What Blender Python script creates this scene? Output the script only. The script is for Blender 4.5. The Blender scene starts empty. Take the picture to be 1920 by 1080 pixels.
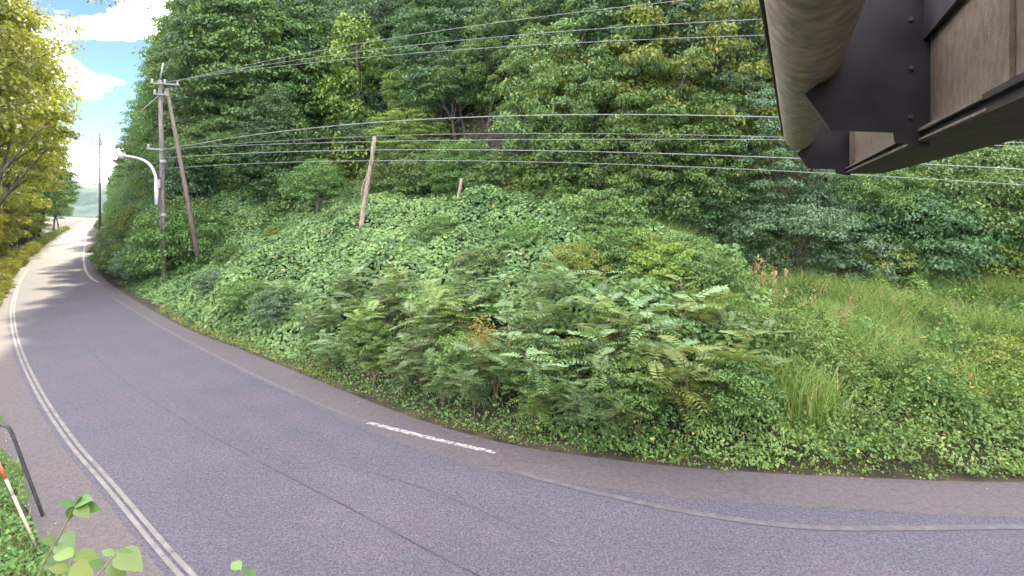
import bpy, math, random
import numpy as np
from mathutils import Vector

# ------------------------------------------------------------------ camera, sky, sun, exposure
scene = bpy.context.scene
col = scene.collection
CAM_H = 5.5                     # metres above the road
F = 960.0                       # focal length in pixels of the 1920 px wide photograph (90 degrees across)
HORIZON = 400.0

cam_d = bpy.data.cameras.new('camera')
cam_d.sensor_width = 36.0
cam_d.lens = 18.0
cam_d.shift_y = -(540.0 - HORIZON) / 1920.0
cam_d.clip_start = 0.05
cam_d.clip_end = 4000.0
cam = bpy.data.objects.new('camera', cam_d)
cam.location = (0, 0, CAM_H)
cam.rotation_euler = (math.radians(90), 0, 0)
col.objects.link(cam)
scene.camera = cam

SUN_AZ = -29.7                  # degrees, from +Y towards +X
SUN_EL = 27.0
SKY_STRENGTH = 0.13
EXPOSURE = 1.36

world = bpy.data.worlds.new('World')
scene.world = world
world.use_nodes = True
wn, wl = world.node_tree.nodes, world.node_tree.links
wn.clear()
w_out = wn.new('ShaderNodeOutputWorld')
w_bg = wn.new('ShaderNodeBackground')
w_bg.inputs['Strength'].default_value = SKY_STRENGTH
sky = wn.new('ShaderNodeTexSky')
sky.sky_type = 'NISHITA'
sky.sun_disc = False
sky.sun_elevation = math.radians(SUN_EL)
sky.sun_rotation = math.radians(SUN_AZ)
sky.air_density = 0.35
sky.dust_density = 0.0
sky.ozone_density = 1.5
w_tc = wn.new('ShaderNodeTexCoord')
w_map = wn.new('ShaderNodeMapping')
w_map.inputs['Scale'].default_value = (1.0, 1.0, 2.2)
w_map.inputs['Location'].default_value = (4.9, 2.2, 0.55)
w_nz = wn.new('ShaderNodeTexNoise')
w_nz.inputs['Scale'].default_value = 4.0
w_nz.inputs['Detail'].default_value = 8.0
w_nz.inputs['Roughness'].default_value = 0.52
w_nz.inputs['Distortion'].default_value = 0.25
w_rmp = wn.new('ShaderNodeValToRGB')
w_rmp.color_ramp.elements[0].position = 0.49
w_rmp.color_ramp.elements[1].position = 0.76
w_mix = wn.new('ShaderNodeMix')
w_mix.data_type = 'RGBA'
w_mix.inputs['B'].default_value = (130.0, 123.0, 125.5, 1)      # cloud, in the sky texture's own units
wl.new(w_tc.outputs['Generated'], w_map.inputs['Vector'])
wl.new(w_map.outputs['Vector'], w_nz.inputs['Vector'])
wl.new(w_nz.outputs['Fac'], w_rmp.inputs['Fac'])
wl.new(w_rmp.outputs['Color'], w_mix.inputs['Factor'])
wl.new(sky.outputs['Color'], w_mix.inputs['A'])
wl.new(w_mix.outputs['Result'], w_bg.inputs['Color'])
wl.new(w_bg.outputs['Background'], w_out.inputs['Surface'])

sun_d = bpy.data.lights.new('sun', 'SUN')
sun_d.energy = 5.0
sun_d.angle = math.radians(0.53)
sun_d.color = (1.0, 0.88, 0.68)
sun = bpy.data.objects.new('sun', sun_d)
_a, _e = math.radians(SUN_AZ), math.radians(SUN_EL)
sdir = Vector((math.sin(_a) * math.cos(_e), math.cos(_a) * math.cos(_e), math.sin(_e)))
sun.rotation_euler = sdir.to_track_quat('Z', 'Y').to_euler()
sun.location = sdir * 80
col.objects.link(sun)

scene.view_settings.view_transform = 'Standard'
scene.view_settings.look = 'None'
scene.view_settings.exposure = EXPOSURE
scene.view_settings.gamma = 1.0
scene.view_settings.use_curve_mapping = False

scene.render.engine = 'CYCLES'
scene.cycles.use_denoising = True
scene.cycles.max_bounces = 8
scene.cycles.diffuse_bounces = 4
scene.cycles.glossy_bounces = 2
scene.cycles.transmission_bounces = 4
scene.cycles.volume_bounces = 0
scene.cycles.transparent_max_bounces = 4
scene.cycles.sample_clamp_indirect = 6.0

# ------------------------------------------------------------------ helpers
rng = np.random.default_rng(7)
random.seed(7)


def at(px, py, d):
    """A point seen at (px, py) of the photograph, d metres in front of the camera."""
    return np.array([(px - 960.0) / F * d, d, CAM_H + (HORIZON - py) / F * d])


def on_road(px, py):
    d = CAM_H * F / (py - HORIZON)
    return np.array([(px - 960.0) / F * d, d])


def sstep(a, b, x):
    t = np.clip((x - a) / (b - a), 0, 1)
    return t * t * (3 - 2 * t)


def _hash(ix, iy, iz, seed):
    h = (ix * 374761393 + iy * 668265263 + iz * 2147483647 + seed * 974634777) & 0xFFFFFFFF
    h = ((h ^ (h >> 13)) * 1274126177) & 0xFFFFFFFF
    h = h ^ (h >> 16)
    return (h & 0xFFFF) / 65535.0


def noise(x, y, z=0.0, seed=0):
    x, y, z = np.broadcast_arrays(np.asarray(x, float), np.asarray(y, float), np.asarray(z, float))
    ix, iy, iz = np.floor(x).astype(np.int64), np.floor(y).astype(np.int64), np.floor(z).astype(np.int64)
    fx, fy, fz = x - ix, y - iy, z - iz
    fx, fy, fz = fx * fx * (3 - 2 * fx), fy * fy * (3 - 2 * fy), fz * fz * (3 - 2 * fz)
    r = 0
    for a in (0, 1):
        for b in (0, 1):
            for c in (0, 1):
                r = r + _hash(ix + a, iy + b, iz + c, seed) * (fx if a else 1 - fx) * (fy if b else 1 - fy) * (fz if c else 1 - fz)
    return r


def fbm(x, y, z=0.0, seed=0, octaves=3):
    r, amp, tot = 0, 1.0, 0
    for k in range(octaves):
        r = r + amp * noise(x * 2 ** k, y * 2 ** k, z * 2 ** k, seed + k)
        tot += amp
        amp *= 0.5
    return r / tot


def unit(v):
    return v / np.maximum(np.linalg.norm(v, axis=-1, keepdims=True), 1e-9)


def catmull(pts, step=0.5):
    p = np.asarray(pts, float)
    p = np.vstack([2 * p[0] - p[1], p, 2 * p[-1] - p[-2]])
    out = []
    for i in range(1, len(p) - 2):
        a, b, c, d = p[i - 1], p[i], p[i + 1], p[i + 2]
        n = int(np.clip(np.linalg.norm(c - b) / step, 2, 60))
        t = np.linspace(0, 1, n, endpoint=False)[:, None]
        out.append(0.5 * ((2 * b) + (-a + c) * t + (2 * a - 5 * b + 4 * c - d) * t ** 2 + (-a + 3 * b - 3 * c + d) * t ** 3))
    out.append(p[-2][None])
    return np.vstack(out)


def resample(p, n):
    s = np.concatenate([[0], np.cumsum(np.linalg.norm(np.diff(p, axis=0), axis=1))])
    t = np.linspace(0, s[-1], n)
    return np.stack([np.interp(t, s, p[:, k]) for k in range(p.shape[1])], 1)


def offset(p, w):
    t = np.gradient(p, axis=0)
    t = unit(t)
    return p + np.stack([-t[:, 1], t[:, 0]], 1) * w


def tag(o, label=None, cat=None, group=None, kind=None):
    if label: o['label'] = label
    if cat: o['category'] = cat
    if group: o['group'] = group
    if kind: o['kind'] = kind
    return o


def empty(name, loc=(0, 0, 0)):
    o = bpy.data.objects.new(name, None)
    o.location = loc
    o.empty_display_size = 0.2
    col.objects.link(o)
    return o


def mesh_data(name, V, Fc, tint=None, smooth=False):
    """V (n,3); Fc an (m,k) array or a list of arrays with different k."""
    V = np.asarray(V, np.float32)
    if isinstance(Fc, np.ndarray):
        Fc = [Fc]
    Fc = [np.asarray(f, np.int32) for f in Fc if len(f)]
    me = bpy.data.meshes.new(name)
    me.vertices.add(len(V))
    me.vertices.foreach_set('co', V.ravel())
    loops = np.concatenate([f.ravel() for f in Fc])
    sizes = np.concatenate([np.full(len(f), f.shape[1], np.int32) for f in Fc])
    me.loops.add(len(loops))
    me.loops.foreach_set('vertex_index', loops)
    me.polygons.add(len(sizes))
    me.polygons.foreach_set('loop_start', np.concatenate([[0], np.cumsum(sizes)[:-1]]).astype(np.int32))
    me.polygons.foreach_set('loop_total', sizes)
    me.update(calc_edges=True)
    if tint is not None:
        a = me.attributes.new('tint', 'FLOAT', 'POINT')
        a.data.foreach_set('value', np.asarray(tint, np.float32))
    if smooth:
        me.polygons.foreach_set('use_smooth', np.ones(len(sizes), bool))
    me.validate()
    return me


def add(name, me, mat, parent=None):
    o = bpy.data.objects.new(name, me)
    if mat is not None and not me.materials:
        me.materials.append(mat)
    col.objects.link(o)
    if parent is not None:
        o.parent = parent
    return o


def build(name, V, Fc, mat, parent=None, tint=None, smooth=False):
    return add(name, mesh_data(name, V, Fc, tint, smooth), mat, parent)


class MB:
    """Collects boxes and tubes into one mesh."""
    def __init__(self):
        self.V, self.F4, self.Fn, self.n = [], [], [], 0

    def _add(self, V, faces):
        for f in faces:
            (self.F4 if len(f) == 4 else self.Fn).append([i + self.n for i in f])
        self.V.append(np.asarray(V, float))
        self.n += len(V)
        return self

    def box(self, lo, hi, M=None):
        x0, y0, z0 = lo; x1, y1, z1 = hi
        V = np.array([(x0, y0, z0), (x1, y0, z0), (x1, y1, z0), (x0, y1, z0), (x0, y0, z1), (x1, y0, z1), (x1, y1, z1), (x0, y1, z1)], float)
        if M is not None:
            V = np.array([M(*v) for v in V])
        return self._add(V, [(0, 3, 2, 1), (4, 5, 6, 7), (0, 1, 5, 4), (1, 2, 6, 5), (2, 3, 7, 6), (3, 0, 4, 7)])

    def prism(self, poly, y0, y1, M):
        """poly: (a, b) outline in the cross-section, swept from y0 to y1; M maps (a, D, b) to the world."""
        n = len(poly)
        V = [M(a, y0, b) for a, b in poly] + [M(a, y1, b) for a, b in poly]
        faces = [tuple(range(n)), tuple(range(2 * n - 1, n - 1, -1))]
        faces += [(i, i + n, (i + 1) % n + n, (i + 1) % n) for i in range(n)]
        return self._add(V, faces)

    def tube(self, P, R, seg=8, cap=True):
        P = np.asarray(P, float)
        R = np.broadcast_to(np.asarray(R, float), (len(P),))
        T = unit(np.gradient(P, axis=0))
        ref = np.array([0, 0, 1.0]) if abs(T[0][2]) < 0.9 else np.array([1.0, 0, 0])
        V = []
        for i in range(len(P)):
            u = unit(np.cross(T[i], ref)); v = np.cross(T[i], u)
            a = np.arange(seg) * 2 * math.pi / seg
            V.append(P[i] + R[i] * (np.cos(a)[:, None] * u + np.sin(a)[:, None] * v))
        faces = []
        for i in range(len(P) - 1):
            for k in range(seg):
                k2 = (k + 1) % seg
                faces.append((i * seg + k, i * seg + k2, (i + 1) * seg + k2, (i + 1) * seg + k))
        if cap:
            faces.append(tuple(range(seg - 1, -1, -1)))
            faces.append(tuple(range((len(P) - 1) * seg, len(P) * seg)))
        return self._add(np.vstack(V), faces)

    def data(self, name, smooth=False):
        V = np.vstack(self.V)
        me = bpy.data.meshes.new(name)
        me.from_pydata(V.tolist(), [], self.F4 + self.Fn)
        if smooth:
            for p in me.polygons:
                p.use_smooth = len(p.vertices) == 4
        return me

    def build(self, name, mat, parent=None, smooth=False):
        return add(name, self.data(name, smooth), mat, parent)


def copy_tree(o, parent=None):
    c = o.copy()
    col.objects.link(c)
    c.parent = parent
    for ch in o.children:
        copy_tree(ch, c)
    return c


# ------------------------------------------------------------------ materials
def new_mat(name):
    m = bpy.data.materials.new(name)
    m.use_nodes = True
    m.node_tree.nodes.clear()
    return m, m.node_tree.nodes, m.node_tree.links


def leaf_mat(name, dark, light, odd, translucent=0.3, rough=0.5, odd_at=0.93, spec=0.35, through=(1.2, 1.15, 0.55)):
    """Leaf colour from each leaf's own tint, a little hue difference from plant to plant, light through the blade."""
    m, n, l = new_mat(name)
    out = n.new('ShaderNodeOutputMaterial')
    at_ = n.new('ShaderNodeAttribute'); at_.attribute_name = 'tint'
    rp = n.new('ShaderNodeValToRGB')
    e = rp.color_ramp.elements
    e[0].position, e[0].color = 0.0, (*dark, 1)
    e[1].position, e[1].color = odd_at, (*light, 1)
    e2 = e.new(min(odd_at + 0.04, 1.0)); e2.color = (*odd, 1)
    l.new(at_.outputs['Fac'], rp.inputs['Fac'])
    oi = n.new('ShaderNodeObjectInfo')
    mr = n.new('ShaderNodeMapRange')
    mr.inputs['To Min'].default_value = 0.8; mr.inputs['To Max'].default_value = 1.15
    l.new(oi.outputs['Random'], mr.inputs['Value'])
    mr2 = n.new('ShaderNodeMapRange')
    mr2.inputs['To Min'].default_value = 0.485; mr2.inputs['To Max'].default_value = 0.515
    l.new(oi.outputs['Random'], mr2.inputs['Value'])
    hs = n.new('ShaderNodeHueSaturation')
    l.new(mr.outputs['Result'], hs.inputs['Value'])
    l.new(mr2.outputs['Result'], hs.inputs['Hue'])
    l.new(rp.outputs['Color'], hs.inputs['Color'])
    bs = n.new('ShaderNodeBsdfPrincipled')
    bs.inputs['Roughness'].default_value = rough
    bs.inputs['Specular IOR Level'].default_value = spec
    l.new(hs.outputs['Color'], bs.inputs['Base Color'])
    tr = n.new('ShaderNodeBsdfTranslucent')
    g = n.new('ShaderNodeMix'); g.data_type = 'RGBA'; g.blend_type = 'MULTIPLY'
    g.inputs['Factor'].default_value = 1.0
    g.inputs['B'].default_value = (*through, 1)
    l.new(hs.outputs['Color'], g.inputs['A'])
    l.new(g.outputs['Result'], tr.inputs['Color'])
    mx = n.new('ShaderNodeMixShader'); mx.inputs['Fac'].default_value = translucent
    l.new(bs.outputs['BSDF'], mx.inputs[1]); l.new(tr.outputs['BSDF'], mx.inputs[2])
    l.new(mx.outputs['Shader'], out.inputs['Surface'])
    return m


def noisy_mat(name, c1, c2, scale=4.0, rough=0.85, bump=0.0, bump_scale=40.0, stretch=(1, 1, 1), detail=6.0, metallic=0.0, spec=0.3, coord='Object', lo=0.35, hi=0.65):
    m, n, l = new_mat(name)
    out = n.new('ShaderNodeOutputMaterial')
    bs = n.new('ShaderNodeBsdfPrincipled')
    bs.inputs['Roughness'].default_value = rough
    bs.inputs['Metallic'].default_value = metallic
    bs.inputs['Specular IOR Level'].default_value = spec
    tc = n.new('ShaderNodeTexCoord')
    mp = n.new('ShaderNodeMapping'); mp.inputs['Scale'].default_value = stretch
    l.new(tc.outputs[coord], mp.inputs['Vector'])
    nz = n.new('ShaderNodeTexNoise')
    nz.inputs['Scale'].default_value = scale; nz.inputs['Detail'].default_value = detail
    l.new(mp.outputs['Vector'], nz.inputs['Vector'])
    rp = n.new('ShaderNodeValToRGB')
    rp.color_ramp.elements[0].position, rp.color_ramp.elements[0].color = lo, (*c1, 1)
    rp.color_ramp.elements[1].position, rp.color_ramp.elements[1].color = hi, (*c2, 1)
    l.new(nz.outputs['Fac'], rp.inputs['Fac'])
    l.new(rp.outputs['Color'], bs.inputs['Base Color'])
    if bump:
        nb = n.new('ShaderNodeTexNoise'); nb.inputs['Scale'].default_value = bump_scale; nb.inputs['Detail'].default_value = 4
        l.new(mp.outputs['Vector'], nb.inputs['Vector'])
        bp = n.new('ShaderNodeBump'); bp.inputs['Strength'].default_value = bump; bp.inputs['Distance'].default_value = 0.02
        l.new(nb.outputs['Fac'], bp.inputs['Height']); l.new(bp.outputs['Normal'], bs.inputs['Normal'])
    l.new(bs.outputs['BSDF'], out.inputs['Surface'])
    return m


def asphalt_mat(name, base, warm, cool, crack=0.0, grain=0.35, tracks=False):
    """Worn asphalt: broad warm and cool patches, aggregate grain, oil-dark smears and hairline cracks."""
    m, n, l = new_mat(name)
    out = n.new('ShaderNodeOutputMaterial')
    bs = n.new('ShaderNodeBsdfPrincipled')
    bs.inputs['Roughness'].default_value = 0.82
    bs.inputs['Specular IOR Level'].default_value = 0.35
    tc = n.new('ShaderNodeTexCoord')

    def nz(scale, detail=4, rough=0.55):
        t = n.new('ShaderNodeTexNoise')
        t.inputs['Scale'].default_value = scale; t.inputs['Detail'].default_value = detail
        t.inputs['Roughness'].default_value = rough
        l.new(tc.outputs['Object'], t.inputs['Vector'])
        return t

    def mix(fac, a, b, mode='MIX'):
        x = n.new('ShaderNodeMix'); x.data_type = 'RGBA'; x.blend_type = mode
        for sock, v in (('Factor', fac), ('A', a), ('B', b)):
            if hasattr(v, 'is_output') or hasattr(v, 'links'):
                l.new(v, x.inputs[sock])
            elif isinstance(v, tuple):
                x.inputs[sock].default_value = (*v, 1)
            else:
                x.inputs[sock].default_value = v
        return x.outputs['Result']

    def ramp(src, p0, p1, v0=0.0, v1=1.0):
        r = n.new('ShaderNodeMapRange')
        r.inputs['From Min'].default_value = p0; r.inputs['From Max'].default_value = p1
        r.inputs['To Min'].default_value = v0; r.inputs['To Max'].default_value = v1
        l.new(src, r.inputs['Value'])
        return r.outputs['Result']
    c = mix(ramp(nz(0.5, 3).outputs['Fac'], 0.35, 0.68), warm, cool)
    c = mix(ramp(nz(1.7, 5, 0.65).outputs['Fac'], 0.3, 0.7), c, base)
    g = nz(26, 4, 0.75)
    c = mix(1.0, c, mix(ramp(g.outputs['Fac'], 0.3, 0.7), (1 - grain,) * 3, (1 + grain * 0.8,) * 3), 'MULTIPLY')
    g2 = nz(9, 4, 0.7)
    c = mix(1.0, c, mix(ramp(g2.outputs['Fac'], 0.3, 0.7), (0.74,) * 3, (1.25,) * 3), 'MULTIPLY')
    if tracks:
        # wheel paths: four bands across the road, broken up by noise along it
        ac = n.new('ShaderNodeAttribute'); ac.attribute_name = 'tint'
        rp = n.new('ShaderNodeValToRGB')
        rp.color_ramp.interpolation = 'EASE'
        e = rp.color_ramp.elements
        e[0].position, e[0].color = 0.0, (0.5, 0.5, 0.5, 1)
        e[1].position, e[1].color = 1.0, (0.45, 0.45, 0.45, 1)
        for p_, v_ in ((0.10, 0.5), (0.20, 0.9), (0.30, 0.45), (0.38, 0.5), (0.47, 0.85), (0.535, 0.4), (0.62, 0.95), (0.71, 0.4), (0.80, 0.9), (0.87, 0.3)):
            q_ = e.new(p_); q_.color = (v_, v_, v_, 1)
        l.new(ac.outputs['Fac'], rp.inputs['Fac'])
        wv = nz(0.22, 4, 0.6)
        f_ = n.new('ShaderNodeMath'); f_.operation = 'MULTIPLY'
        l.new(rp.outputs['Color'], f_.inputs[0]); l.new(ramp(wv.outputs['Fac'], 0.3, 0.65), f_.inputs[1])
        c = mix(f_.outputs['Value'], c, mix(1.0, c, (0.80, 0.83, 0.88), 'MULTIPLY'))
        st = nz(0.9, 5, 0.6)
        c = mix(ramp(st.outputs['Fac'], 0.60, 0.72, 0.0, 0.4), c, (0.045, 0.04, 0.048))
    if crack:
        wob = nz(1.3, 5)
        va = n.new('ShaderNodeVectorMath'); va.operation = 'SCALE'; va.inputs['Scale'].default_value = 0.9
        l.new(wob.outputs['Color'], va.inputs[0])
        vb = n.new('ShaderNodeVectorMath'); vb.operation = 'ADD'
        l.new(tc.outputs['Object'], vb.inputs[0]); l.new(va.outputs['Vector'], vb.inputs[1])
        vo = n.new('ShaderNodeTexVoronoi'); vo.feature = 'DISTANCE_TO_EDGE'; vo.inputs['Scale'].default_value = 0.9
        l.new(vb.outputs['Vector'], vo.inputs['Vector'])
        lines = ramp(vo.outputs['Distance'], 0.004, 0.016, 1.0, 0.0)
        where = ramp(nz(0.33, 3).outputs['Fac'], 0.5, 0.58)
        mm = n.new('ShaderNodeMath'); mm.operation = 'MULTIPLY'
        l.new(lines, mm.inputs[0]); l.new(where, mm.inputs[1])
        mm2 = n.new('ShaderNodeMath'); mm2.operation = 'MULTIPLY'; mm2.inputs[1].default_value = crack
        l.new(mm.outputs['Value'], mm2.inputs[0])
        c = mix(mm2.outputs['Value'], c, (0.035, 0.03, 0.035))
    l.new(c, bs.inputs['Base Color'])
    bp = n.new('ShaderNodeBump'); bp.inputs['Strength'].default_value = 0.8; bp.inputs['Distance'].default_value = 0.015
    l.new(g.outputs['Fac'], bp.inputs['Height']); l.new(bp.outputs['Normal'], bs.inputs['Normal'])
    l.new(bs.outputs['BSDF'], out.inputs['Surface'])
    return m


def paint_mat(name, paint, ground, lo, hi, scale=6.0):
    """Road paint worn through to the asphalt."""
    return noisy_mat(name, ground, paint, scale=scale, rough=0.7, bump=0.2, bump_scale=40, lo=lo, hi=hi, detail=9)


M = {}
M['asphalt'] = asphalt_mat('asphalt', (0.064, 0.058, 0.073), (0.078, 0.062, 0.076), (0.050, 0.054, 0.071), crack=0.5, grain=0.85, tracks=True)
M['shoulder'] = asphalt_mat('shoulder_asphalt', (0.066, 0.056, 0.061), (0.072, 0.058, 0.062), (0.060, 0.053, 0.060), crack=0.7, grain=0.3)
M['verge'] = asphalt_mat('old_shoulder', (0.078, 0.066, 0.066), (0.092, 0.074, 0.070), (0.066, 0.060, 0.066), grain=0.5)
M['seam'] = noisy_mat('seam_tar', (0.020, 0.018, 0.021), (0.058, 0.052, 0.06), scale=1.5, rough=0.8)
M['white_line'] = paint_mat('white_line_paint', (0.150, 0.137, 0.128), (0.100, 0.091, 0.088), 0.34, 0.60, 3.1)
M['worn_line'] = paint_mat('worn_line_paint', (0.30, 0.28, 0.28), (0.08, 0.071, 0.078), 0.40, 0.60, 9)
M['faint_line'] = paint_mat('faint_line_paint', (0.094, 0.085, 0.088), (0.062, 0.056, 0.063), 0.42, 0.70, 5)
M['litter'] = noisy_mat('leaf_litter', (0.018, 0.018, 0.010), (0.055, 0.045, 0.026), scale=1.6, rough=0.95, bump=0.6, bump_scale=9)
M['dirt'] = noisy_mat('verge_dirt', (0.06, 0.05, 0.04), (0.13, 0.11, 0.09), scale=5, rough=0.95, bump=0.5, bump_scale=30)
M['far_wood'] = noisy_mat('far_wooded_slope', (0.014, 0.036, 0.026), (0.028, 0.06, 0.040), scale=0.12, rough=0.95)
M['bark'] = noisy_mat('bark', (0.05, 0.04, 0.032), (0.13, 0.11, 0.09), scale=5, rough=0.9, stretch=(1, 1, 0.25), bump=0.6, bump_scale=14)
M['pale_wood'] = noisy_mat('bleached_wood', (0.14, 0.11, 0.085), (0.27, 0.22, 0.175), scale=3, rough=0.85, stretch=(4, 4, 0.6), bump=0.5, bump_scale=12)
M['pole'] = noisy_mat('pole_concrete', (0.10, 0.088, 0.085), (0.17, 0.148, 0.143), scale=2, rough=0.85, stretch=(3, 3, 0.5))
M['pole_wood'] = noisy_mat('creosoted_pole', (0.085, 0.066, 0.057), (0.15, 0.12, 0.105), scale=2, rough=0.85, stretch=(5, 5, 0.4))
M['galv'] = noisy_mat('galvanised_steel', (0.22, 0.22, 0.23), (0.32, 0.32, 0.33), scale=8, rough=0.5, metallic=0.4)
M['lamp_white'] = noisy_mat('white_enamel', (0.42, 0.44, 0.46), (0.52, 0.53, 0.54), scale=4, rough=0.4)
M['insulator'] = noisy_mat('porcelain', (0.34, 0.33, 0.32), (0.44, 0.43, 0.42), scale=4, rough=0.3)
M['wire'] = noisy_mat('weathered_cable', (0.14, 0.145, 0.15), (0.21, 0.215, 0.22), scale=3, rough=0.55)
M['black_paint'] = noisy_mat('black_painted_steel', (0.012, 0.012, 0.014), (0.03, 0.03, 0.034), scale=6, rough=0.55)
M['red_paint'] = noisy_mat('red_reflective', (0.36, 0.05, 0.022), (0.46, 0.085, 0.04), scale=6, rough=0.5)
M['white_paint'] = noisy_mat('white_reflective', (0.30, 0.29, 0.25), (0.44, 0.42, 0.38), scale=6, rough=0.5)
M['cane'] = noisy_mat('dull_fibreglass', (0.30, 0.28, 0.18), (0.42, 0.39, 0.28), scale=6, rough=0.6)
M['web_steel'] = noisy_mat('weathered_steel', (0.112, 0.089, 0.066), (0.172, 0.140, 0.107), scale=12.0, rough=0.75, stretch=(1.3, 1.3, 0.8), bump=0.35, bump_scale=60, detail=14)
M['pipe_steel'] = noisy_mat('pipe_coating', (0.13, 0.105, 0.08), (0.255, 0.21, 0.165), scale=9.0, rough=0.62, stretch=(1.0, 1.0, 1.0), bump=0.3, bump_scale=50, detail=14)
M['shaded_steel'] = noisy_mat('shade_darkened_steel', (0.013, 0.0125, 0.014), (0.026, 0.025, 0.028), scale=3, rough=0.7)  # same steel as the web, its colour darkened to stand for unlit faces
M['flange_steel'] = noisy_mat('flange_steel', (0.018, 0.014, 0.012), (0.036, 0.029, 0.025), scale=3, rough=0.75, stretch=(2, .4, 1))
M['stone'] = noisy_mat('gravel_stone', (0.22, 0.2, 0.18), (0.42, 0.39, 0.36), scale=20, rough=0.9)
M['car_white'] = noisy_mat('white_car_paint', (0.72, 0.73, 0.75), (0.78, 0.79, 0.8), scale=2, rough=0.3)
M['car_glass'] = noisy_mat('car_glass', (0.02, 0.025, 0.03), (0.04, 0.045, 0.05), scale=2, rough=0.15)
M['tyre'] = noisy_mat('tyre_rubber', (0.015, 0.015, 0.015), (0.03, 0.03, 0.03), scale=6, rough=0.9)
M['stem'] = noisy_mat('green_stem', (0.10, 0.12, 0.04), (0.18, 0.19, 0.08), scale=6, rough=0.7)
M['brown_stem'] = noisy_mat('brown_stem', (0.09, 0.06, 0.035), (0.17, 0.12, 0.07), scale=6, rough=0.8)

L = {}
L['mid'] = leaf_mat('leaf_mid_green', (0.036, 0.090, 0.022), (0.145, 0.245, 0.062), (0.24, 0.24, 0.05))
L['blue'] = leaf_mat('leaf_blue_green', (0.038, 0.090, 0.042), (0.135, 0.220, 0.110), (0.17, 0.23, 0.09), spec=0.4)
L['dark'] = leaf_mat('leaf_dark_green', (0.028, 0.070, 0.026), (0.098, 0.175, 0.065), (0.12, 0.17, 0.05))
L['lime'] = leaf_mat('leaf_yellow_green', (0.070, 0.130, 0.018), (0.215, 0.285, 0.055), (0.34, 0.30, 0.05), odd_at=0.9)
L['sunny'] = leaf_mat('leaf_sun_tinted', (0.095, 0.125, 0.018), (0.300, 0.310, 0.070), (0.46, 0.42, 0.33), translucent=0.42, odd_at=0.84, through=(1.2, 1.2, 0.4))  # yellow sunlight and pale leaf highlights are put into these colours
L['kudzu'] = leaf_mat('leaf_kudzu', (0.035, 0.088, 0.018), (0.180, 0.275, 0.085), (0.30, 0.26, 0.08), odd_at=0.965, spec=0.5)
L['pinnate'] = leaf_mat('leaf_pinnate', (0.078, 0.148, 0.052), (0.225, 0.315, 0.145), (0.46, 0.30, 0.03), odd_at=0.985, spec=0.5)
L['pinnate_pale'] = leaf_mat('leaf_pinnate_yellowish', (0.075, 0.135, 0.030), (0.235, 0.305, 0.090), (0.46, 0.30, 0.03), odd_at=0.97, spec=0.45)
L['weed'] = leaf_mat('leaf_weed', (0.040, 0.095, 0.016), (0.180, 0.275, 0.070), (0.36, 0.28, 0.09), odd_at=0.93)
L['grass'] = leaf_mat('blade_grass', (0.085, 0.155, 0.030), (0.210, 0.300, 0.080), (0.38, 0.30, 0.12), odd_at=0.90)
L['turning'] = leaf_mat('leaf_turning', (0.13, 0.16, 0.03), (0.30, 0.26, 0.05), (0.42, 0.12, 0.03), odd_at=0.93)
L['dry'] = leaf_mat('leaf_dry', (0.18, 0.14, 0.06), (0.38, 0.28, 0.14), (0.36, 0.28, 0.16))
L['pale'] = leaf_mat('leaf_pale_flower', (0.30, 0.34, 0.24), (0.52, 0.55, 0.46), (0.6, 0.6, 0.56))
L['moss'] = leaf_mat('leaf_moss', (0.05, 0.11, 0.015), (0.15, 0.23, 0.035), (0.22, 0.24, 0.05))

# ------------------------------------------------------------------ the road's lines on the ground
E_px = [(1920, 905), (1620, 896), (1300, 878), (1100, 856), (930, 828), (760, 778), (600, 715), (450, 655), (370, 625), (300, 590), (230, 548), (195, 522), (181, 500), (175, 470), (173, 445), (172, 430)]
E_ctrl = [(220, 20), (120, 13.5), (60, 11.5), (30, 10.6), (16, 10.4)] + [tuple(on_road(*p)) for p in E_px] + [(-240, 300), (-400, 520)]
E = catmull(E_ctrl, 0.8)
Lp_px = [(350, 1080), (205, 910), (128, 820), (70, 730), (36, 655), (24, 600), (27, 560), (43, 518), (75, 480), (108, 448), (140, 426)]
L_ctrl = [(220, 12), (120, 6.5), (60, 4.6), (30, 3.7), (14, 3.3), (6, 3.4), (0, 4.75), (-2.6, 6.1)] + [tuple(on_road(*p)) for p in Lp_px] + [(-252, 300), (-412, 520)]
LL = catmull(L_ctrl, 0.8)


def signed_exact(poly, x, y):
    """Distance to a polyline, positive on its right-hand (hill) side as it runs away to the left."""
    x = np.asarray(x, float).ravel(); y = np.asarray(y, float).ravel()
    best = np.full(x.shape, 1e9); sg = np.zeros(x.shape)
    a, b = poly[:-1], poly[1:]
    for (ax, ay), (bx, by) in zip(a, b):
        dx, dy = bx - ax, by - ay
        t = np.clip(((x - ax) * dx + (y - ay) * dy) / (dx * dx + dy * dy), 0, 1)
        d = np.hypot(x - ax - t * dx, y - ay - t * dy)
        cr = dx * (y - ay) - dy * (x - ax)
        k = d < best
        best[k] = d[k]; sg[k] = -np.sign(cr[k])
    return best * sg


E_c = E[np.r_[0:len(E):2]]; L_c = LL[np.r_[0:len(LL):2]]
_gx0, _gx1, _gy0, _gy1, _gs = -70.0, 52.0, 0.0, 84.0, 0.5
_ax, _ay = np.arange(_gx0, _gx1 + _gs, _gs), np.arange(_gy0, _gy1 + _gs, _gs)
_AX, _AY = np.meshgrid(_ax, _ay)
_grids = {}


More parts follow.
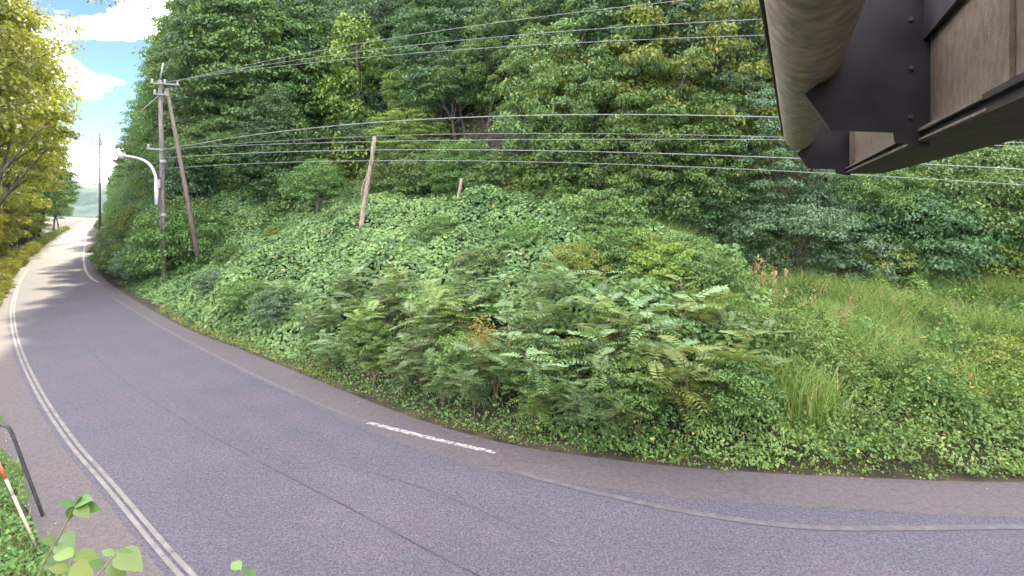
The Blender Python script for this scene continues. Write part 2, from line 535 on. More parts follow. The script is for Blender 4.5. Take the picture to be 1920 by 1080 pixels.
def signed(poly, x, y):
    """The same distance, looked up in a half-metre table near the camera."""
    key = id(poly)
    if key not in _grids:
        _grids[key] = signed_exact(poly, _AX, _AY).reshape(_AX.shape)
    G = _grids[key]
    x = np.asarray(x, float).ravel(); y = np.asarray(y, float).ravel()
    inside = (x > _gx0) & (x < _gx1 - _gs) & (y > _gy0) & (y < _gy1 - _gs)
    out_ = np.empty(x.shape)
    if (~inside).any():
        out_[~inside] = signed_exact(poly, x[~inside], y[~inside])
    fx, fy = (x[inside] - _gx0) / _gs, (y[inside] - _gy0) / _gs
    i, j = np.floor(fx).astype(int), np.floor(fy).astype(int)
    fx, fy = fx - i, fy - j
    out_[inside] = (G[j, i] * (1 - fx) + G[j, i + 1] * fx) * (1 - fy) + (G[j + 1, i] * (1 - fx) + G[j + 1, i + 1] * fx) * fy
    return out_


def terrain(x, y):
    """Height of the ground: road flat, a bank and steep wooded hill beyond it, a low bank on the near side."""
    shp = np.shape(x)
    x = np.asarray(x, float).ravel(); y = np.asarray(y, float).ravel()
    s = signed(E_c, x, y)
    sl = -signed(L_c, x, y)
    wl = sstep(-19, -30, x)
    wr = sstep(2, 13, x)
    wm = 1 - wl - wr
    wm = np.clip(wm, 0, 1)
    mid = 0.44 * np.clip(s - 0.6, 0, 11) + 1.35 * np.maximum(s - 15, 0)
    right = 0.10 * np.clip(s - 0.3, 0, 14) + 1.15 * np.maximum(s - 12.5, 0)
    left = 0.3 * np.clip(s - 0.8, 0, 3) + (0.8 + 1.3 * sstep(-95, -45, x)) * np.maximum(s - 4.5, 0)
    h = wl * left + wm * mid + wr * right
    cap = 34.0
    h = np.where(h < cap, h, cap + 26 * (1 - np.exp(-(h - cap) / 26)))
    h = h * (1 - sstep(190, 250, y))
    h = h + (fbm(x / 7, y / 7, 0, 3) - 0.5) * 2.4 * np.clip((s - 1) / 8, 0, 1)
    hl = 1.3 * sstep(0.9, 4.5, sl) * sstep(26, 36, y) + 0.10 * sstep(1.6, 2.5, sl) * (1 - sstep(26, 36, y))
    z = np.where(s > 0, h, np.where(sl > 0, hl, 0.0)) - 0.03
    return z.reshape(shp)


def grid_axis(marks):
    out = []
    for (a, b, st) in marks:
        out.append(np.arange(a, b, st))
    out.append([marks[-1][1]])
    return np.concatenate(out)


gx = grid_axis([(-900, -300, 60), (-300, -120, 2.5), (-120, -50, 2.2), (-50, 32, 0.7), (32, 80, 4), (80, 900, 60)])
gy = grid_axis([(-300, -20, 30), (-20, 2, 2.5), (2, 60, 0.7), (60, 130, 2.2), (130, 340, 2.5), (340, 400, 10), (400, 1000, 60)])
GX, GY = np.meshgrid(gx, gy)
GZ = terrain(GX, GY)
nx, ny = len(gx), len(gy)
ii = np.arange(nx * ny).reshape(ny, nx)
quads = np.stack([ii[:-1, :-1], ii[:-1, 1:], ii[1:, 1:], ii[1:, :-1]], -1).reshape(-1, 4)
o = build('ground', np.stack([GX, GY, GZ], -1).reshape(-1, 3), quads, M['litter'], smooth=True)
tag(o, kind='structure')


def strip(name, a, b, z, mat, parent=None, kind='structure'):
    n = len(a)
    V = np.vstack([np.c_[a, np.full(n, z)], np.c_[b, np.full(n, z)]])
    i = np.arange(n - 1)
    fc = np.stack([i, i + 1, i + n + 1, i + n], -1)
    # keep faces looking up
    p = V[fc[0]]
    if np.cross(p[1] - p[0], p[2] - p[0])[2] < 0:
        fc = fc[:, ::-1]
    o = build(name, V, fc, mat, parent)
    if kind and parent is None:
        o['kind'] = kind
    return o


# carriageway: from the outer side of the near line to the far edge, 0.0 m; shoulder sheets above it
NR = 700
Er, Lr = resample(E, NR), resample(LL, NR)
_c = np.linspace(0, 1, 13)
_a, _b = offset(Lr, 0.22), Er
_V = np.concatenate([np.c_[_a + (_b - _a) * t_, np.zeros(NR)] for t_ in _c])
_i = np.arange((len(_c) - 1) * NR).reshape(-1, NR)[:, :-1].ravel()
_F = np.stack([_i, _i + 1, _i + NR + 1, _i + NR], -1)
if np.cross(_V[_F[0][1]] - _V[_F[0][0]], _V[_F[0][2]] - _V[_F[0][0]])[2] < 0:
    _F = _F[:, ::-1]
o = build('road', _V, _F, M['asphalt'], tint=np.repeat(_c, NR))
tag(o, kind='structure')


def slice_px(poly, lo, hi):
    """The run of a polyline between two world x values (lo < hi)."""
    return poly[(poly[:, 0] > lo) & (poly[:, 0] < hi)]


Efine = resample(catmull(E_ctrl, 0.3), 4000)
Lfine = resample(catmull(L_ctrl, 0.3), 4000)
Es = slice_px(Efine, -330, 60)
# far-side shoulder: a paler strip about 1.2 m wide
wv = 1.25 - 0.5 * sstep(-4, -24, Es[:, 0]) + 0.12 * (fbm(Es[:, 0] / 2, Es[:, 1] / 2, 0, 5) - 0.5)
tt = unit(np.gradient(Es, axis=0))
strip('road_shoulder', Es, Es + np.stack([-tt[:, 1], tt[:, 0]], 1) * wv[:, None], 0.004, M['shoulder'])
# near-side verge of old asphalt and dirt
Ls = slice_px(Lfine, -330, 40)
wv2 = 1.25 + 0.4 * (fbm(Ls[:, 0] / 1.5, Ls[:, 1] / 1.5, 0, 9) - 0.5) + 0.5 * sstep(-20, -26, Ls[:, 0])
tl = unit(np.gradient(Ls, axis=0))
nl = np.stack([-tl[:, 1], tl[:, 0]], 1)
strip('near_verge_path', Ls - nl * -0.2, Ls + nl * wv2[:, None], 0.003, M['verge'])


def dashes(name, poly, w0, w1, z, mat, piece, gap, kind='structure'):
    s = np.concatenate([[0], np.cumsum(np.linalg.norm(np.diff(poly, axis=0), axis=1))])
    t = unit(np.gradient(poly, axis=0)); nn = np.stack([-t[:, 1], t[:, 0]], 1)
    root = None
    p0 = 0.0
    objs = []
    while p0 < s[-1] - 0.2:
        p1 = min(p0 + piece, s[-1])
        k = max(2, int((p1 - p0) / 0.25))
        u = np.linspace(p0, p1, k)
        c = np.stack([np.interp(u, s, poly[:, j]) for j in (0, 1)], 1)
        m = np.stack([np.interp(u, s, nn[:, j]) for j in (0, 1)], 1)
        a, b = c + m * w0, c + m * w1
        V = np.vstack([np.c_[a, np.full(k, z)], np.c_[b, np.full(k, z)]])
        i = np.arange(k - 1)
        fc = np.stack([i, i + k, i + k + 1, i + 1], -1)
        pp = V[fc[0]]
        if np.cross(pp[1] - pp[0], pp[2] - pp[0])[2] < 0:
            fc = fc[:, ::-1]
        if root is None:
            root = build(name, V, fc, mat); root['kind'] = kind
        else:
            build(name + '_length', V, fc, mat, root)
        p0 = p1 + gap
    return root


near = slice_px(Lfine, -48, 12)
dashes('near_edge_line', near, -0.098, -0.024, 0.010, M['white_line'], 3.1, 0.02)
dashes('near_outer_edge_line', near, 0.024, 0.098, 0.010, M['white_line'], 3.1, 0.02)


def px_poly(pts, step=0.2):
    return resample(catmull([tuple(on_road(*p)) for p in pts], step), 220)


o = strip('far_edge_line', *[offset(px_poly([(690, 793), (780, 815), (860, 834), (930, 849)]), w) for w in (-0.075, 0.075)], 0.009, M['worn_line'])
o = strip('far_edge_line_worn', *[offset(px_poly([(965, 885), (1100, 920), (1300, 962), (1500, 988), (1700, 991), (1900, 988), (2150, 982)]), w) for w in (-0.07, 0.07)], 0.009, M['faint_line'])
o = strip('far_edge_line_faded', *[offset(px_poly([(215, 560), (300, 612), (450, 690), (600, 758), (685, 791)]), w) for w in (-0.06, 0.06)], 0.009, M['faint_line'])
o = strip('far_edge_line_distant', *[offset(px_poly([(163, 432), (160, 455), (157, 480), (160, 505), (172, 522), (186, 530)]), w) for w in (-0.09, 0.09)], 0.009, M['worn_line'])
# the paving joint down the middle, a thin dark seam, and a lighter one beyond it
jp = px_poly([(96, 540), (112, 575), (150, 635), (215, 700), (330, 780), (480, 862), (640, 945), (780, 1020), (920, 1090), (1100, 1170)])
jit = (fbm(np.arange(220) / 5.0, 0.3, 0, 2) - 0.5)[:, None] * 0.03
strip('road_seam_line', offset(jp, -0.011) + jit, offset(jp, 0.011) + jit, 0.006, M['seam'])
jp = px_poly([(640, 872), (760, 905), (860, 940), (960, 985), (1040, 1020)])
strip('road_hairline_line', offset(jp, -0.004) + jit, offset(jp, 0.004) + jit, 0.006, M['seam'])


# ------------------------------------------------------------------ leaves
def leaf_faces(P, N, size, rg, aspect=0.62, fold=0.14, droop=0.12, jitter=0.5, axis=None, axis_w=0.0, six=False, tint=None):
    n = len(P)
    N = unit(unit(N) + rg.normal(0, jitter, (n, 3)))
    A = rg.normal(0, 1, (n, 3))
    if axis is not None:
        A = unit(A) * (1 - axis_w) + axis * axis_w
    A = unit(A - (A * N).sum(1, keepdims=True) * N)
    B = np.cross(N, A)
    s = np.broadcast_to(np.asarray(size, float), (n,))[:, None]
    w = s * aspect * 0.5
    base = P - A * s * 0.5
    tip = P + A * s * 0.5 - N * s * droop
    if six:
        up = N * s * fold
        l1 = P - A * s * 0.26 + B * w * 0.85 + up
        l2 = P + A * s * 0.14 + B * w * 0.9 + up * 0.7
        r1 = P - A * s * 0.26 - B * w * 0.85 + up
        r2 = P + A * s * 0.14 - B * w * 0.9 + up * 0.7
        V = np.stack([base, l1, l2, tip, r2, r1], 1).reshape(-1, 3)
        i = np.arange(n)[:, None] * 6
        Fc = np.concatenate([i + np.array([[0, 3, 2, 1]]), i + np.array([[0, 5, 4, 3]])])
        k = 6
    else:
        l_ = P - A * s * 0.06 + B * w + N * s * fold
        r_ = P - A * s * 0.06 - B * w + N * s * fold
        V = np.stack([base, l_, tip, r_], 1).reshape(-1, 3)
        i = np.arange(n)[:, None] * 4
        Fc = np.concatenate([i + np.array([[0, 2, 1]]), i + np.array([[0, 3, 2]])])
        k = 4
    if tint is None:
        tint = rg.random(n)
    return V, Fc, np.repeat(tint, k)


def merge(parts):
    V, Fs, T, n = [], {}, [], 0
    for v, f, t in parts:
        Fs.setdefault(f.shape[1], []).append(f + n)
        V.append(v); T.append(t); n += len(v)
    return np.vstack(V), [np.vstack(x) for x in Fs.values()], np.concatenate(T)


def fib(n, rg):
    k = np.arange(n) + 0.5
    ph = np.arccos(1 - 2 * k / n)
    th = math.pi * (1 + 5 ** 0.5) * k + rg.random() * 6
    return np.stack([np.cos(th) * np.sin(ph), np.sin(th) * np.sin(ph), np.cos(ph)], 1)


def clump_leaves(C, R3, per, size, rg, down=0.0, up=0.35, jitter=0.55, hang=0.25, shell=0.45):
    """Leaves on the upper shells of clumps centred at C with radii R3."""
    m = len(C)
    per = np.broadcast_to(per, (m,))
    idx = np.repeat(np.arange(m), per)
    n = len(idx)
    d = unit(rg.normal(0, 1, (n, 3)))
    d[:, 2] = np.where((d[:, 2] < -0.15) & (rg.random(n) > down), -d[:, 2], d[:, 2])
    r = 1 - shell * rg.random(n) ** 1.6
    # small lobes on each clump
    lob = 0.8 + 0.4 * noise(d[:, 0] * 2.3 + idx * 3.1, d[:, 1] * 2.3, d[:, 2] * 2.3, 11)
    P = C[idx] + d * R3[idx] * (r * lob)[:, None]
    N = d + np.array([0, 0, up])
    ax = unit(d * np.array([1, 1, 0.3]) + np.array([0, 0, -hang]))
    ct = rg.random(m)[idx]
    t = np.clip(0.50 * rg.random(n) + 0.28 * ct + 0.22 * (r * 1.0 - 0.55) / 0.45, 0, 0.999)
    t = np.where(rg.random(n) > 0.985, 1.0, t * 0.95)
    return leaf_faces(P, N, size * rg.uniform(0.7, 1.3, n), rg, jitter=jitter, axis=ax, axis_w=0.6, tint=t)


def crown_tree(seed, R=3.2, Hc=4.4, sq=(1, 1, 0.85), n=78, per=135, leaf=0.17, flat=0.6, cr=(0.22, 0.34), low=-0.55, hang=0.3, limbs=9, lumps=0.5, trunk_r=0.16):
    """Returns trunk mesh builder and crown arrays; crown centre at height Hc over the base."""
    rg = np.random.default_rng(seed)
    d = fib(n, rg) + rg.normal(0, 0.10, (n, 3))
    d = unit(d)
    d = d[d[:, 2] > low]
    rad = 0.62 + lumps * fbm(d[:, 0] * 1.3 + seed, d[:, 1] * 1.3, d[:, 2] * 1.3, seed) + rg.normal(0, 0.05, len(d))
    C = d * rad[:, None] * R * np.array(sq)
    inner = d[::3] * (rad[::3, None] * 0.55) * R * np.array(sq)
    C = np.vstack([C, inner])
    C[:, 2] += Hc
    m = len(C)
    cr_ = rg.uniform(cr[0], cr[1], m) * R
    R3 = np.stack([cr_, cr_, cr_ * flat], 1)
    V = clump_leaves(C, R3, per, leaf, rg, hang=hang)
    mb = MB()
    top = np.array([rg.normal(0, 0.15) * R * 0.3, rg.normal(0, 0.15) * R * 0.3, Hc + R * 0.25])
    k = 7
    tp = np.linspace(0, 1, k)[:, None]
    bend = rg.normal(0, 0.06 * Hc, 3) * np.array([1, 1, 0])
    path = top * tp + bend * np.sin(tp * math.pi)
    path[0, 2] = -0.6
    mb.tube(path, np.linspace(trunk_r, trunk_r * 0.35, k), 7)
    pick = rg.choice(len(d), limbs, replace=False)
    for j in pick:
        st = path[rg.integers(2, k - 1)]
        en = C[j]
        md = (st + en) / 2 + np.array([0, 0, 0.12 * R])
        q = np.linspace(0, 1, 5)[:, None]
        bz = (1 - q) ** 2 * st + 2 * q * (1 - q) * md + q ** 2 * en
        mb.tube(bz, np.linspace(trunk_r * 0.45, 0.018, 5), 5)
    return mb, V


def vine_column(seed, R=1.5, H=7.0, leaf=0.17, n=46, per=130):
    """A dead stem smothered by creeper: leafy curtains down an uneven column."""
    rg = np.random.default_rng(seed)
    C, R3 = [], []
    for i in range(n):
        u = (i + rg.random()) / n
        a = rg.random() * 6.283
        prof = 0.75 + 0.5 * noise(u * 3.5, seed * 1.7, 0, 4) - 0.45 * max(0, u - 0.75) * 3
        r = R * max(0.25, prof) * rg.uniform(0.35, 0.8)
        C.append((r * math.cos(a), r * math.sin(a), u * H))
        c = R * rg.uniform(0.3, 0.46)
        R3.append((c, c, c * rg.uniform(0.9, 1.7)))
    V = clump_leaves(np.array(C), np.array(R3), per, leaf, rg, down=0.5, up=0.5, hang=0.9, jitter=0.4)
    mb = MB()
    mb.tube([(0, 0, -0.6), (0.1, 0, H * 0.5), (0, 0.1, H * 0.96)], [0.12, 0.09, 0.04], 6)
    return mb, V


def tree_kind(trunk_mb, crown, mat, bark='bark'):
    V, Fc, T = crown
    tm = trunk_mb.data('trunk', True); tm.materials.append(M[bark])
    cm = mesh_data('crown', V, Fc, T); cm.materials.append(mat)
    return tm, cm


KIND = {}
_tr = {}


def kind(name, gen, mats):
    mb, V = gen
    tm = mb.data(name + '_trunk', True); tm.materials.append(M['bark'])
    base = mesh_data(name + '_crown', *V)
    for mk in mats:
        c = base.copy(); c.materials.append(L[mk])
        KIND[name + '/' + mk] = (tm, c)


GEOM = {}   # kind -> (crown radius, crown centre height)
for nm, gen, mats, R_, H_ in [
    ('broad', crown_tree(1), ('mid', 'blue', 'dark', 'lime', 'sunny'), 3.2, 4.4),
    ('round', crown_tree(2, sq=(1, 1, 1.0), n=90, flat=0.75, cr=(0.2, 0.3), lumps=0.35), ('mid', 'blue', 'dark', 'lime', 'sunny'), 3.2, 4.4),
    ('layer', crown_tree(3, sq=(1.1, 1.1, 0.8), n=70, flat=0.34, cr=(0.26, 0.42), hang=0.15, per=150, lumps=0.6), ('mid', 'blue', 'dark', 'lime'), 3.4, 4.4),
    ('tall', crown_tree(4, R=3.0, Hc=7.5, sq=(0.95, 0.95, 1.9), n=120, per=130, low=-0.95, cr=(0.22, 0.36), leaf=0.19), ('mid', 'blue', 'dark', 'sunny'), 3.0, 7.5),
    ('high', crown_tree(14, R=3.0, Hc=8.6, sq=(0.95, 0.95, 1.5), n=120, per=140, low=-0.6, cr=(0.2, 0.34), leaf=0.18), ('sunny',), 3.0, 8.6),
    ('droop', crown_tree(5, sq=(1.05, 1.05, 0.9), n=84, flat=0.9, cr=(0.16, 0.28), hang=0.9, per=150, low=-0.75), ('mid', 'blue', 'dark', 'lime'), 3.2, 4.4),
    ('bush', crown_tree(6, R=1.6, Hc=1.25, sq=(1.1, 1.1, 0.85), n=60, per=120, leaf=0.13, low=-0.7, trunk_r=0.06), ('mid', 'blue', 'lime', 'sunny', 'weed', 'kudzu'), 1.6, 1.25),
    ('umbrella', crown_tree(8, R=2.6, Hc=2.9, sq=(1.15, 1.15, 0.5), n=60, per=150, leaf=0.15, low=-0.15, flat=0.5, hang=0.7, trunk_r=0.08), ('blue', 'mid'), 2.8, 2.9),
    ('thicket', crown_tree(11, R=2.2, Hc=1.6, sq=(1.15, 1.15, 1.0), n=84, per=135, leaf=0.14, low=-0.85, flat=0.8, cr=(0.2, 0.32), hang=0.7, trunk_r=0.07), ('mid', 'dark', 'blue', 'lime', 'sunny'), 2.4, 1.6),
    ('hang', crown_tree(12, R=3.4, Hc=4.6, sq=(1.15, 1.15, 1.25), n=125, per=150, leaf=0.17, low=-0.97, flat=0.7, cr=(0.15, 0.27), hang=0.85, lumps=0.85), ('mid', 'lime', 'blue', 'kudzu'), 3.6, 4.6),
    ('vine', vine_column(9), ('lime', 'mid', 'kudzu'), 1.5, 3.6),
    ('vinewide', crown_tree(10, sq=(1.1, 1.1, 0.9), n=100, per=140, flat=0.95, cr=(0.2, 0.3), hang=0.9, low=-0.9, leaf=0.16), ('lime', 'kudzu'), 3.2, 4.4),
]:
    kind(nm, gen, mats)
    GEOM[nm] = (R_, H_)

march = np.arange(12, 240, 0.25)


def plant_px(name, cat, knd, px, py, rpx, label, group, sy=1.0, d=None, rz=None, sink=0.0):
    """Plant a tree whose crown is seen at (px, py) with a radius of rpx pixels; its foot is where the hill carries it."""
    R_, H_ = GEOM[knd.split('/')[0]]
    if d is None:
        X = (px - 960) / F * march; Z = CAM_H + (HORIZON - py) / F * march
        s = rpx * march / F / R_
        g = Z - terrain(X, march) - s * H_ * sy
        ok = np.nonzero((g < 0) & (march > 14))[0]
        d = march[ok[0]] if len(ok) else 45.0
    s = rpx * d / F / R_
    x = (px - 960) / F * d
    z = float(terrain(np.array([x]), np.array([d]))[0])
    return plant(name, cat, knd, (x, d, z - sink), s, label, group, sy, rz)


def plant(name, cat, knd, loc, s, label, group, sy=1.0, rz=None):
    tm, cm = KIND[knd]
    r = empty(name, loc)
    r.scale = (s, s, s * sy)
    r.rotation_euler = (0, 0, random.uniform(0, 6.28) if rz is None else rz)
    t = add('trunk', tm, None, r)
    c = add('crown', cm, None, r)
    tag(r, label, cat, group)
    return r


# ------------------------------------------------------------------ overhead steelwork beside the camera
AX = np.array([(1486 - 960) / F, 1.0, (HORIZON - 368) / F])     # run of the girder


def GM(a, D, b):
    """a metres to the side and b above the girder's axis, D metres along the camera's view."""
    return tuple(np.array([0, 0, CAM_H]) + AX * D + np.array([a, 0, b]))


gd = empty('box_girder', GM(1.3, 6, 0.42))
tag(gd, 'weathered brown steel box girder with dark brackets overhead at the upper right', 'girder')
GO = np.array(GM(1.3, 6, 0.42))


def GL(a, D, b):
    return tuple(np.array(GM(a, D, b)) - GO)


D0, D1, D2 = 2.46, 4.0, 9.6
MB().box((1.08, -30.0, 0.53), (1.60, D2 - 0.02, 1.80), GL).build('web', M['web_steel'], gd)
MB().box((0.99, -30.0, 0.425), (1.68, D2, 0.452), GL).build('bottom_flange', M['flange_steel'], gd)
MB().box((1.03, -30.0, 0.452), (1.66, D2 - 0.01, 0.497), GL).build('flange_core', M['shaded_steel'], gd)
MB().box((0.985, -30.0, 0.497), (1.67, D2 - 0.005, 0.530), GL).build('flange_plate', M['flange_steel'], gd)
MB().box((0.982, 2.60, 0.434), (0.989, D2 - .004, 0.450), GL).build('lit_flange_edge', M['web_steel'], gd)  # lit rims of the flange, put in as strips of lighter steel colour
MB().box((0.977, 2.64, 0.503), (0.984, D2 - .008, 0.527), GL).build('lit_flange_edge', M['web_steel'], gd)
MB().box((1.066, 2.74, 0.531), (1.079, 2.80, 1.79), GL).build('stiffener', M['web_steel'], gd)
MB().box((1.00, 8.9, 0.531), (1.079, 8.96, 1.79), GL).build('stiffener', M['web_steel'], gd)
MB().box((1.05, D0 + 0.02, 0.531), (1.079, 2.735, 1.79), GL).build('splice_plate', M['web_steel'], gd)
for (Dk, nm) in ((D1, 'near'), (D2 - 0.12, 'far')):
    out = [(0.095, 0.80), (0.31, 0.515), (0.79, 0.50), (0.80, 0.42), (1.075, 0.385), (1.075, 1.78), (0.62, 1.78), (0.44, 1.30), (0.30, 0.95)]
    br = MB().prism(out, Dk, Dk + 0.03, GL).build('bracket', M['shaded_steel'], gd)
    br['label'] = 'dark plate bracket carrying the pipe'
    for (a, b) in ((0.92, 0.62), (0.92, 1.0), (0.92, 1.38)):
        MB().tube([GL(a, Dk - 0.022, b), GL(a, Dk + 0.0, b)], 0.018, 6).build('bolt', M['shaded_steel'], br)
    MB().prism([(0.085, 0.80), (0.095, 0.80), (0.31, 0.515), (0.30, 0.505)], Dk - 0.05, Dk + 0.08, GL).build('bracket_lip', M['flange_steel'], br)
for Dk in (-1.6, -7.2, -12.8, -18.4, -24.0):
    MB().prism(out, Dk, Dk + 0.03, GL).build('bracket', M['shaded_steel'], gd)
MB().prism([(1.02, 1.79), (1.06, 1.79), (1.06, 1.22), (1.02, 1.22)], 3.0, 4.0, GL).build('dark_plate', M['shaded_steel'], gd)  # dark plate set against the upper part of the web

pp = empty('overhead_pipe', GM(0.125, 6, 0.88))
tag(pp, 'thick brown coated steel pipe running overhead on dark brackets', 'pipe')
PO = np.array(GM(0.125, 6, 0.88))
Ds = np.linspace(-30.0, 9.55, 30)
ring, seg = [], 40
for D in Ds:
    a = np.arange(seg) * 2 * math.pi / seg
    for t in a:
        ring.append(np.array(GM(0.125 + 0.29 * math.cos(t), D, 1.16 + 0.29 * math.sin(t))) - PO)
nD = len(Ds)
fcs = [np.array([(i * seg + k, i * seg + (k + 1) % seg, (i + 1) * seg + (k + 1) % seg, (i + 1) * seg + k) for i in range(nD - 1) for k in range(seg)])]
build('pipe_wall', np.array(ring), fcs, M['pipe_steel'], pp, smooth=True)
MB().prism([(0.125 + 0.288 * math.cos(t), 1.16 + 0.288 * math.sin(t)) for t in a], 9.551, 9.565, lambda a_, D_, b_: tuple(np.array(GM(a_, D_, b_)) - PO)).build('end_cap', M['shaded_steel'], pp)
mb = MB()
mb.tube([np.array(GM(-0.185, D, 1.19)) - PO for D in (-30.0, 5.2, 9.4)], 0.018, 8)
mb.build('conduit', M['flange_steel'], pp, True)

# ------------------------------------------------------------------ utility poles, lamp, wires
PD = CAM_H * F / (545 - HORIZON)         # the pole by the road, about 36 m out
pb = at(308, 545, PD)
tp = at(303, 122, PD)
up = empty('utility_pole', (pb[0], pb[1], 0))
tag(up, 'tall grey utility pole with crossarms standing at the road bend', 'utility pole')


def rel(p, o_):
    return tuple(np.array(p) - np.array(o_.location))


MB().tube([rel((pb[0], pb[1], -0.4), up), rel(at(304, 330, PD), up), rel(at(300, 150, PD), up)], [0.195, 0.16, 0.125], 12).build('shaft', M['pole'], up, True)
MB().tube([rel(at(300, 152, PD), up), rel(at(306, 118, PD), up)], [0.06, 0.05], 8).build('top_pin', M['galv'], up, True)
for (x0, y0, x1, y1, dd) in ((282, 155, 336, 159, -.18), (276, 278, 306, 281, -.2), (288, 176, 318, 178, -.2)):
    p, q = at(x0, y0, PD + dd), at(x1, y1, PD + dd)
    arm = MB().box((0, -0.05, -0.05), (np.linalg.norm(q - p), 0.05, 0.05), lambda X, Y, Z: rel(p + unit(q - p) * X + np.array([0, Y, Z]), up)).build('crossarm', M['galv'], up)
    for u in (0.06, 0.5, 0.94) if x1 - x0 > 40 else (0.08,):
        c = p + (q - p) * u
        b_ = MB()
        for k in range(3):
            b_.tube([rel(c + np.array([0, 0, 0.05 + 0.09 * k]), up), rel(c + np.array([0, 0, 0.11 + 0.09 * k]), up)], [0.085, 0.05], 8)
        b_.build('insulator', M['insulator'], arm)
MB().tube([rel(at(299, 178, PD - .2), up), rel(at(265, 208, PD - .2), up)], 0.035, 6).build('brace', M['galv'], up)
for y0 in (300, 400, 520):
    MB().tube([rel(at(306, y0, PD), up), rel(at(306, y0 + 5, PD), up)], 0.225, 12).build('band', M['galv'], up)
MB().box((-.16, -.42, -.3), (.16, -.2, .3), lambda X, Y, Z: rel(at(303, 345, PD) + np.array([X, Y, Z]), up)).build('junction_box', M['galv'], up)
MB().box((-.09, -.235, -.18), (.09, -.222, .18), lambda X, Y, Z: rel(at(306, 440, PD) + np.array([X, Y, Z]), up)).build('number_plate', M['white_paint'], up)
for q_ in range(9):
    MB().tube([rel(at(305 - q_ * .35, 470 - q_ * 32, PD) + (-.34, 0, 0), up), rel(at(305 - q_ * .35, 470 - q_ * 32, PD) + (.34, 0, 0), up)], 0.016, 5).build('step_bolt', M['galv'], up)
MB().tube([rel(at(300, 330, PD - .24), up), rel(at(300.5, 470, PD - .26), up)], 0.035, 6).build('cable_guard', M['pole_wood'], up)

sp = at(360, 436, PD - 0.5)
so = empty('stay_pole', (sp[0], sp[1], float(terrain(np.array([sp[0]]), np.array([sp[1]]))[0])))
tag(so, 'brown strut pole leaning against the tall utility pole out of the creeper', 'pole')
top_s = at(313, 166, PD + 0.35)
foot = at(371, 480, PD - 0.6)
MB().tube([rel(foot, so), rel((foot + top_s) / 2, so), rel(top_s, so)], [0.165, 0.14, 0.11], 10).build('shaft', M['pole_wood'], so, True)
MB().tube([rel(top_s + (0, 0, -.5), so), rel(top_s + (0, 0, -.25), so)], 0.16, 10).build('band', M['galv'], so, True)

lo = empty('street_lamp', at(294, 382, PD - 0.3))
tag(lo, 'white curved arm street lamp fixed to the utility pole', 'street lamp')
arm = [at(*q, PD - 0.32) for q in ((293.5, 381), (293.5, 345), (290, 325), (281, 309), (266, 299), (246, 294), (232, 292))]
arm = catmull(arm, 0.2)
MB().tube([rel(p, lo) for p in arm], np.linspace(0.105, 0.075, len(arm)), 10).build('arm', M['lamp_white'], lo, True)
hd = MB()
h0, h1 = at(236, 291.5, PD - .32), at(218, 290.5, PD - .32)
hp = [h0 + (h1 - h0) * u for u in (0, .12, .5, .85, 1)]
hd.tube([rel(p, lo) for p in hp], [0.06, 0.13, 0.17, 0.13, 0.04], 12)
lh = hd.build('lamp_head', M['lamp_white'], lo, True)
MB().tube([rel(h0 + (h1 - h0) * .25 + (0, 0, -.15), lo), rel(h0 + (h1 - h0) * .8 + (0, 0, -.15), lo)], [0.08, 0.07], 10).build('lens', M['insulator'], lh, True)
bp_ = at(293.5, 375, PD - .3)
MB().tube([rel(at(293.5, 338, PD - .32), lo), rel(at(293.5, 384, PD - .32), lo)], 0.13, 10).build('sleeve', M['lamp_white'], lo, True)

# wires: they run from the pole towards a point out of view at the right
WA, WB = np.array([pb[0], PD - 0.2]), np.array([10.3, 21.0])


def wire_depth(px):
    k_ = (px - 960) / F
    dx, dy = WB - WA
    k = (k_ * WA[1] - WA[0]) / (dx - k_ * dy)
    return k, WA[1] + dy * k


def wire(pts, r, label, k_end=1.75, group='power and telephone lines'):
    ks, zs = [], []
    for px, py in pts:
        k, d = wire_depth(px)
        ks.append(k); zs.append(CAM_H + (HORIZON - py) / F * d)
    c = np.polyfit(ks, zs, min(2, len(pts) - 1))
    u = np.linspace(ks[0], k_end, 60)
    P = np.c_[WA[0] + (WB[0] - WA[0]) * u, WA[1] + (WB[1] - WA[1]) * u, np.polyval(c, u)]
    o_ = MB().tube(P, r, 6).build('power_line', M['wire'], None, True)
    tag(o_, label, 'wire', group)


wire([(330, 152), (700, 78), (1100, 20), (1430, -14)], 0.014, 'topmost thin wire rising to the right from the crossarm')
wire([(318, 154), (700, 94), (960, 66), (1250, 46)], 0.014, 'second wire from the top, rising from the crossarm')
wire([(290, 157), (700, 107), (960, 86), (1250, 73)], 0.014, 'third wire from the top, lowest of the crossarm wires')
wire([(300, 282), (560, 245), (800, 222), (1150, 213), (1350, 219)], 0.024, 'thick upper cable bundle of the lower wires')
wire([(300, 283), (700, 256), (960, 249), (1200, 252)], 0.012, 'thin wire just below the thick upper cable')
wire([(280, 279), (480, 276), (700, 263), (1050, 259), (1450, 264)], 0.015, 'middle wire starting at the small side arm')
wire([(300, 296), (600, 285), (960, 280), (1200, 285), (1470, 298)], 0.02, 'second lowest cable sagging across the hillside')
wire([(300, 316), (600, 305), (1000, 302), (1300, 310), (1590, 330)], 0.015, 'lowest wire sagging past the bare leaning trunk')

